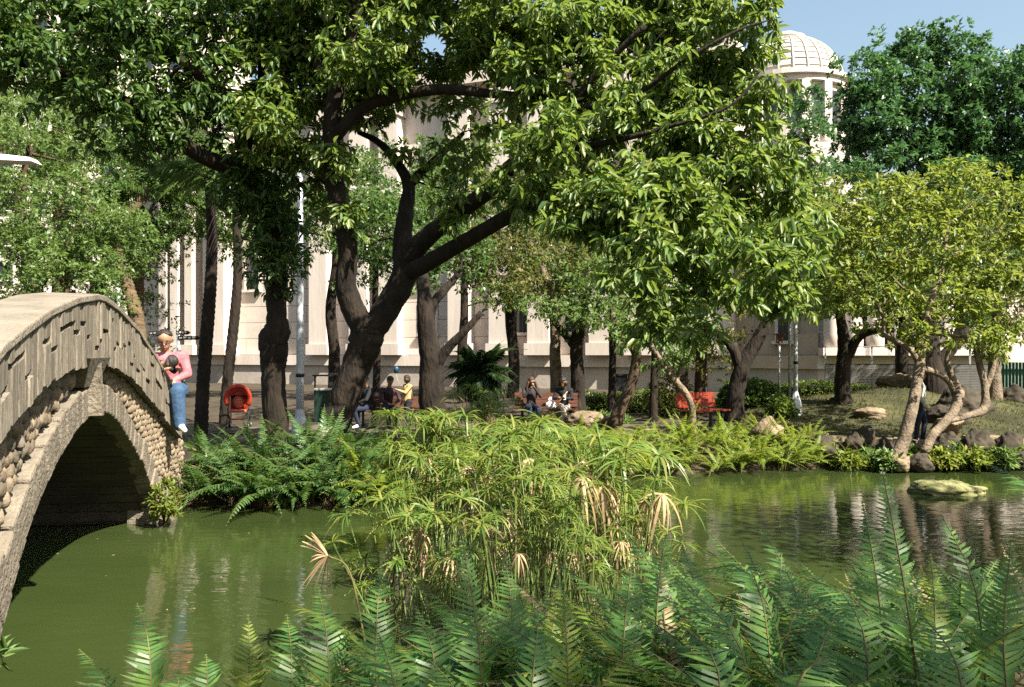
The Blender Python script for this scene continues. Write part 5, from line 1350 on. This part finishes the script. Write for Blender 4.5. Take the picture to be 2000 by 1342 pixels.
    for i in range(n2):
        for j in range(n1):
            p_ = 2*math.pi*j/n1; cf = math.cos(p_)   # 1 = front
            lim = frontline + (1.80-frontline)*(.5-.5*cf)**(1 if hair != 'bald' else .55)
            t = lim*i/(n2-1)
            r_ = np.array([.094,.112,.108])*(1.0 + (.03*math.sin(j*3+i*2)))*(1 if hair != 'bald' else (.86 + .14*min(1, t/1.1)))
            x, y, z = math.sin(t)*math.sin(p_)*r_[0], -math.sin(t)*cf*r_[1], math.cos(t)*r_[2]
            HV.append(hc + rt*x - fw*(y*-1)*-1*-1 + upv*(z+.022) - fw*.012 if False else hc + rt*x + fw*(-y) + upv*(z+.018) - fw*.014)
    idx = np.arange(n1*n2).reshape(n2, n1)
    mbh.add(HV, [np.stack([idx[:-1], np.roll(idx[:-1],-1,1), np.roll(idx[1:],-1,1), idx[1:]], -1).reshape(-1,4)])
    if hair == 'long':
        for k in range(16):
            p_ = R(75 + k*13.5); x0 = hc + rt*math.sin(p_)*.09 + fw*math.cos(p_)*.10
            e = hc + rt*math.sin(p_)*.14 + fw*(math.cos(p_)*.12+.02) + np.array([0,0,-.36-.05*(k%3)])
            mbh.tube(spline(np.array([x0, (x0+e)/2+rt*math.sin(p_)*.03, e]), 5), np.linspace(.032,.012,11), 6)
    if hair == 'bob':
        for k in range(12):
            p_ = R(80 + k*18); x0 = hc + rt*math.sin(p_)*.09 + fw*math.cos(p_)*.10; mbh.tube([x0, x0+np.array([0,0,-.05]), x0+np.array([0,0,-.11])], [.03,.03,.012], 6)
    mbh.build('hair', hm, T)
    for s in (-1, 1): MB().ball(hc+fw*.078+rt*.034*s+upv*.002, (.011,.011,.008), 8, 6).build('eye', M['black'], T)
    MB().ball(hc+fw*.085-upv*.066, (.022,.010,.007), 8, 6).build('mouth', MOUTH, T)
    J['_hc'], J['_fw'], J['_rt'], J['_up'] = hc, fw, rt, upv
    if extras: extras(T, J)
    return T
MOUTH = mat('lips', (.34,.13,.10), (.40,.16,.12), rough=.5)

def sit(h=1.0, lean=0.0, face=(0,-1,-.1), arms='lap', legs='down'):
    J = dict(pelvis=(0,.05,.53), chest=(0,.05-lean,.90), neck=(0,.03-lean*1.2,1.07), head=(0,.0-lean*1.5,1.19), face=face,
             shl=(.19,.05-lean,.99), shr=(-.19,.05-lean,.99), hpl=(.09,.0,.52), hpr=(-.09,.0,.52), knl=(.11,-.42,.50), knr=(-.11,-.42,.50), anl=(.11,-.42,.09), anr=(-.11,-.42,.09), tol=(.12,-.57,.045), tor=(-.12,-.57,.045))
    if arms == 'lap': J.update(ell=(.25,-.08-lean,.74), elr=(-.25,-.08-lean,.74), wrl=(.10,-.28-lean*.5,.66), wrr=(-.10,-.28-lean*.5,.66))
    if arms == 'face': J.update(ell=(.22,-.16-lean,.82), elr=(-.22,-.16-lean,.82), wrl=(.04,-.22-lean,1.06), wrr=(-.05,-.22-lean,1.05))
    if arms == 'phone': J.update(ell=(.24,-.06-lean,.76), elr=(-.24,-.06-lean,.76), wrl=(.02,-.30-lean,.80), wrr=(-.10,-.30-lean,.78))
    if legs == 'cross': J.update(knr=(-.02,-.44,.60), anr=(.16,-.52,.30), tor=(.24,-.62,.24), knl=(.08,-.44,.50), anl=(.02,-.50,.09), tol=(.0,-.65,.045))
    if legs == 'tucked': J.update(anl=(.10,-.28,.09), anr=(-.10,-.46,.09), tol=(.10,-.43,.045), tor=(-.12,-.61,.045))
    return J
def stand(stride=.1, face=(0,-1,-.05)):
    return dict(pelvis=(0,.0,.95), chest=(0,.0,1.30), neck=(0,-.01,1.48), head=(0,-.03,1.60), face=face, shl=(.19,.0,1.40), shr=(-.19,.0,1.40), ell=(.25,.03,1.12), elr=(-.25,.03,1.12), wrl=(.24,-.10,.90), wrr=(-.24,-.08,.90),
                hpl=(.09,.0,.92), hpr=(-.09,.0,.92), knl=(.10,-.03-stride,.50), knr=(-.10,-.02+stride,.50), anl=(.10,.02-stride,.08), anr=(-.10,.02+stride,.08), tol=(.12,-.14-stride,.04), tor=(-.12,-.14+stride,.04))

def glasses(T, J):
    hc, fw, rt, up = J['_hc'], J['_fw'], J['_rt'], J['_up']
    mb = MB()
    for s in (-1,1):
        c = hc+fw*.098+rt*.034*s+up*.0; mb.tube([c+rt*.026*math.cos(t)+up*.019*math.sin(t) for t in np.linspace(0,6.28,13)], .0035, 5, cap=False)
        mb.tube([c+rt*.026*s, hc+rt*.088*s+fw*.04, hc+rt*.09*s-fw*.01], .003, 5)
    mb.build('glasses', M['black'], T)
def sunglasses(T, J):
    hc, fw, rt, up = J['_hc'], J['_fw'], J['_rt'], J['_up']; mb = MB()
    for s in (-1,1): mb.ball(hc+fw*.094+rt*.034*s+up*.0, (.028,.014,.022), 10, 6); mb.tube([hc+fw*.09+rt*.055*s, hc+rt*.09*s], .004, 5)
    mb.build('sunglasses', M['black'], T)

# man on the end of the parapet: pink shirt, jeans, white trainers
pink = cloth('pink_checked_shirt', (.33,.07,.085), (.42,.15,.165)); jean = cloth('blue_jeans', (.022,.05,.10), (.04,.08,.15)); wshoe = mat('white_trainers', (.62,.60,.58), (.72,.70,.68), rough=.5, scale=10)
J = sit(arms='lap', face=(.10,-1,-.12))
J.update(pelvis=(-.02,.06,.55), chest=(-.04,-.02,.90), neck=(-.05,-.08,1.06), head=(-.05,-.13,1.19), shl=(.17,-.03,.99), shr=(-.24,-.03,.98), ell=(.24,-.10,.76), elr=(-.28,-.12,.74), wrl=(.10,-.28,.68), wrr=(-.06,-.28,.66),
         hpl=(.09,.0,.53), knl=(.14,-.38,.53), anl=(.17,-.36,.09), tol=(.25,-.50,.03), hpr=(-.10,.0,.52), knr=(-.24,-.10,.40), anr=(-.26,.10,.10), tor=(-.30,-.02,.06), bulk=1.26, legs=1.3, headscale=1.16)
person('balding man in pink shirt, jeans and white trainers seated on the bridge parapet end', (-5.05, 12.60, 1.22), R(14), J, dict(top=pink, low=jean, shoe=wshoe), hair='bald', extras=glasses, scale=1.09)
J = dict(pelvis=(0,0,.66), chest=(0,-.30,.80), neck=(0,-.46,.84), head=(.02,-.58,.86), face=(.1,-1,-.55), shl=(.19,-.34,.84), shr=(-.19,-.34,.84), ell=(.26,-.46,.70), elr=(-.26,-.46,.70), wrl=(.16,-.62,.74), wrr=(-.16,-.62,.74),
         hpl=(.09,0,.62), hpr=(-.09,0,.62), knl=(.10,-.16,.36), knr=(-.10,-.14,.36), anl=(.10,.04,.07), anr=(-.10,.06,.07), tol=(.11,-.12,.04), tor=(-.11,-.10,.04), headscale=1.08)
darktop = cloth('dark_jacket', (.012,.012,.016))
person('dark-haired child leaning over the parapet in front of the man in pink', (-5.24, 12.12, 1.53), R(68), J, dict(top=darktop, low=jean, shoe=wshoe), hair='bob', scale=.80)

# women on the bench
dj = cloth('dark_quilted_jacket', (.022,.018,.02)); nv_ = cloth('navy_trousers', (.012,.016,.035)); bl = cloth('black_top', (.010,.010,.012)); wt = cloth('cream_trousers', (.36,.29,.25), (.44,.37,.32)); nshoe = mat('navy_shoes', (.02,.03,.09), (.04,.05,.12), rough=.5); bshoe = mat('black_shoes', (.012,.012,.012), rough=.4)
zb = gz(BW1[0], BW1[1])
w1x = P(1038,690,22.75)[0]; w2x = P(1102,690,22.7)[0]
def sandwich(T, J): sunglasses(T, J); MB().ball((.0,-.24,1.12), (.05,.03,.035), 10, 6).build('sleeve_cuff', dj, T)
person('long-haired woman in sunglasses and dark jacket eating on the bench', (w1x, 22.72, zb-.02), R(8), sit(arms='face', face=(.15,-1,-.05), legs='down'), dict(top=dj, low=nv_, shoe=nshoe), hair='long', haircol=HAIRB, extras=sandwich)
def strap(T, J): MB().tube(spline(np.array([(.17,-.06,1.03),(.05,-.16,.88),(-.13,-.14,.66)]), 5), .014, 6).build('bag_strap', STRAP, T)
STRAP = mat('tan_strap', (.50,.30,.10), (.58,.38,.15), rough=.6)
person('woman in black with tan strap and cream trousers looking down on the bench', (w2x, 22.70, zb-.02), R(-14), sit(lean=.10, arms='phone', face=(-.25,-1,-.75), legs='cross'), dict(top=bl, low=wt, shoe=bshoe), hair='bob', extras=strap)
# white carrier bag between them
c = P(1076, 798, 22.6); T = empty('carrier_bag', (c[0], 22.62, zb+.46)); tag(T, 'white plastic carrier bag on the bench between the women', 'bag')
M['plastic'] = mat('white_plastic', (.70,.70,.68), (.78,.78,.76), rough=.4, scale=8, bump=.5, bscale=16)
MB().ball((0,0,.10), (.15,.11,.11), 14, 9, noise=.14, seed=3).build('pouch', M['plastic'], T)
for s in (-1,1): MB().tube([(s*.03,0,.18),(s*.06,0,.27),(s*.015,0,.33),(s*.0,.02,.2)], .012, 6).build('handle', M['plastic'], T)
# phone in her hands
T = empty('held_phone', (w2x-.02, 22.33, zb+.80)); tag(T, 'white phone held by the woman in black', 'phone'); MB().box((0,0,0), (.08,.02,.14)).build('case', M['plastic'], T, smooth=False)
MB().box((0,.012,0), (.07,.004,.12)).build('screen', M['glass_dark'], T, smooth=False)

# people by the great tree
dk = cloth('black_puffer_jacket', (.014,.014,.018)); dk2 = cloth('dark_plum_jacket', (.03,.016,.022)); tan = cloth('tan_coat', (.34,.21,.09), (.44,.29,.14)); sk_ = cloth('dark_skirt', (.015,.014,.02)); grey_s = mat('white_shoes', (.7,.7,.72), (.78,.78,.8), rough=.5)
zb2 = gz(BL[0], BL[1])
person('person in black puffer jacket on the brown bench turned left towards the trunk', (P(719,690,21.7)[0], 21.75, zb2-.02), R(-62), sit(lean=.06, face=(-.1,-1,-.2), legs='tucked'), dict(top=dk, low=nv_, shoe=grey_s), hair='short')
person('person in dark plum jacket bowing over on the brown bench', (P(757,690,21.7)[0], 21.75, zb2-.02), R(24), sit(lean=.14, face=(.2,-1,-.6), legs='tucked'), dict(top=dk2, low=nv_, shoe=bshoe), hair='short')
J = stand(.05, face=(-.3,-1,-.5)); J.update(ell=(.22,-.18,1.20), wrl=(.12,-.36,1.28), bulk=1.12)
person('child in tan coat standing at the end of the brown bench', (P(796,690,20.6)[0], 20.6, gz(P(796,690,20.6)[0],20.6)), R(-58), J, dict(top=tan, low=sk_, shoe=bshoe), hair='bob', scale=.76)
c = P(774, 722, 20.5); M['blue'] = mat('blue_balloon', (.008,.04,.075), (.012,.05,.09), rough=.3)
T = empty('toy_balloon', tuple(c)); tag(T, 'small blue balloon held up near the child in tan', 'balloon'); MB().ball((0,0,0), (.07,.07,.09), 14, 10).build('skin', M['blue'], T); MB().tube([(0,0,-.11),(.03,0,-.25),(.1,.05,-.42)], .003, 5).build('string', M['white'], T)
# person half hidden behind the pale trunk
gw = cloth('grey_white_shirt', (.34,.34,.33), (.46,.46,.45))
x = P(1797,690,18.6)[0]
person('person in grey-white shirt and dark trousers half hidden behind the pale trunk', (x, 18.6, gz(x,18.6)), R(70), stand(.08), dict(top=gw, low=nv_, shoe=bshoe), hair='short', scale=.92)

print('leaves', NLEAF, 'objects', len(bpy.data.objects), 'tris', sum(sum(max(1, len(p.vertices)-2) for p in m.polygons) if len(m.polygons) < 5000 else len(m.polygons)*2 for m in bpy.data.meshes))
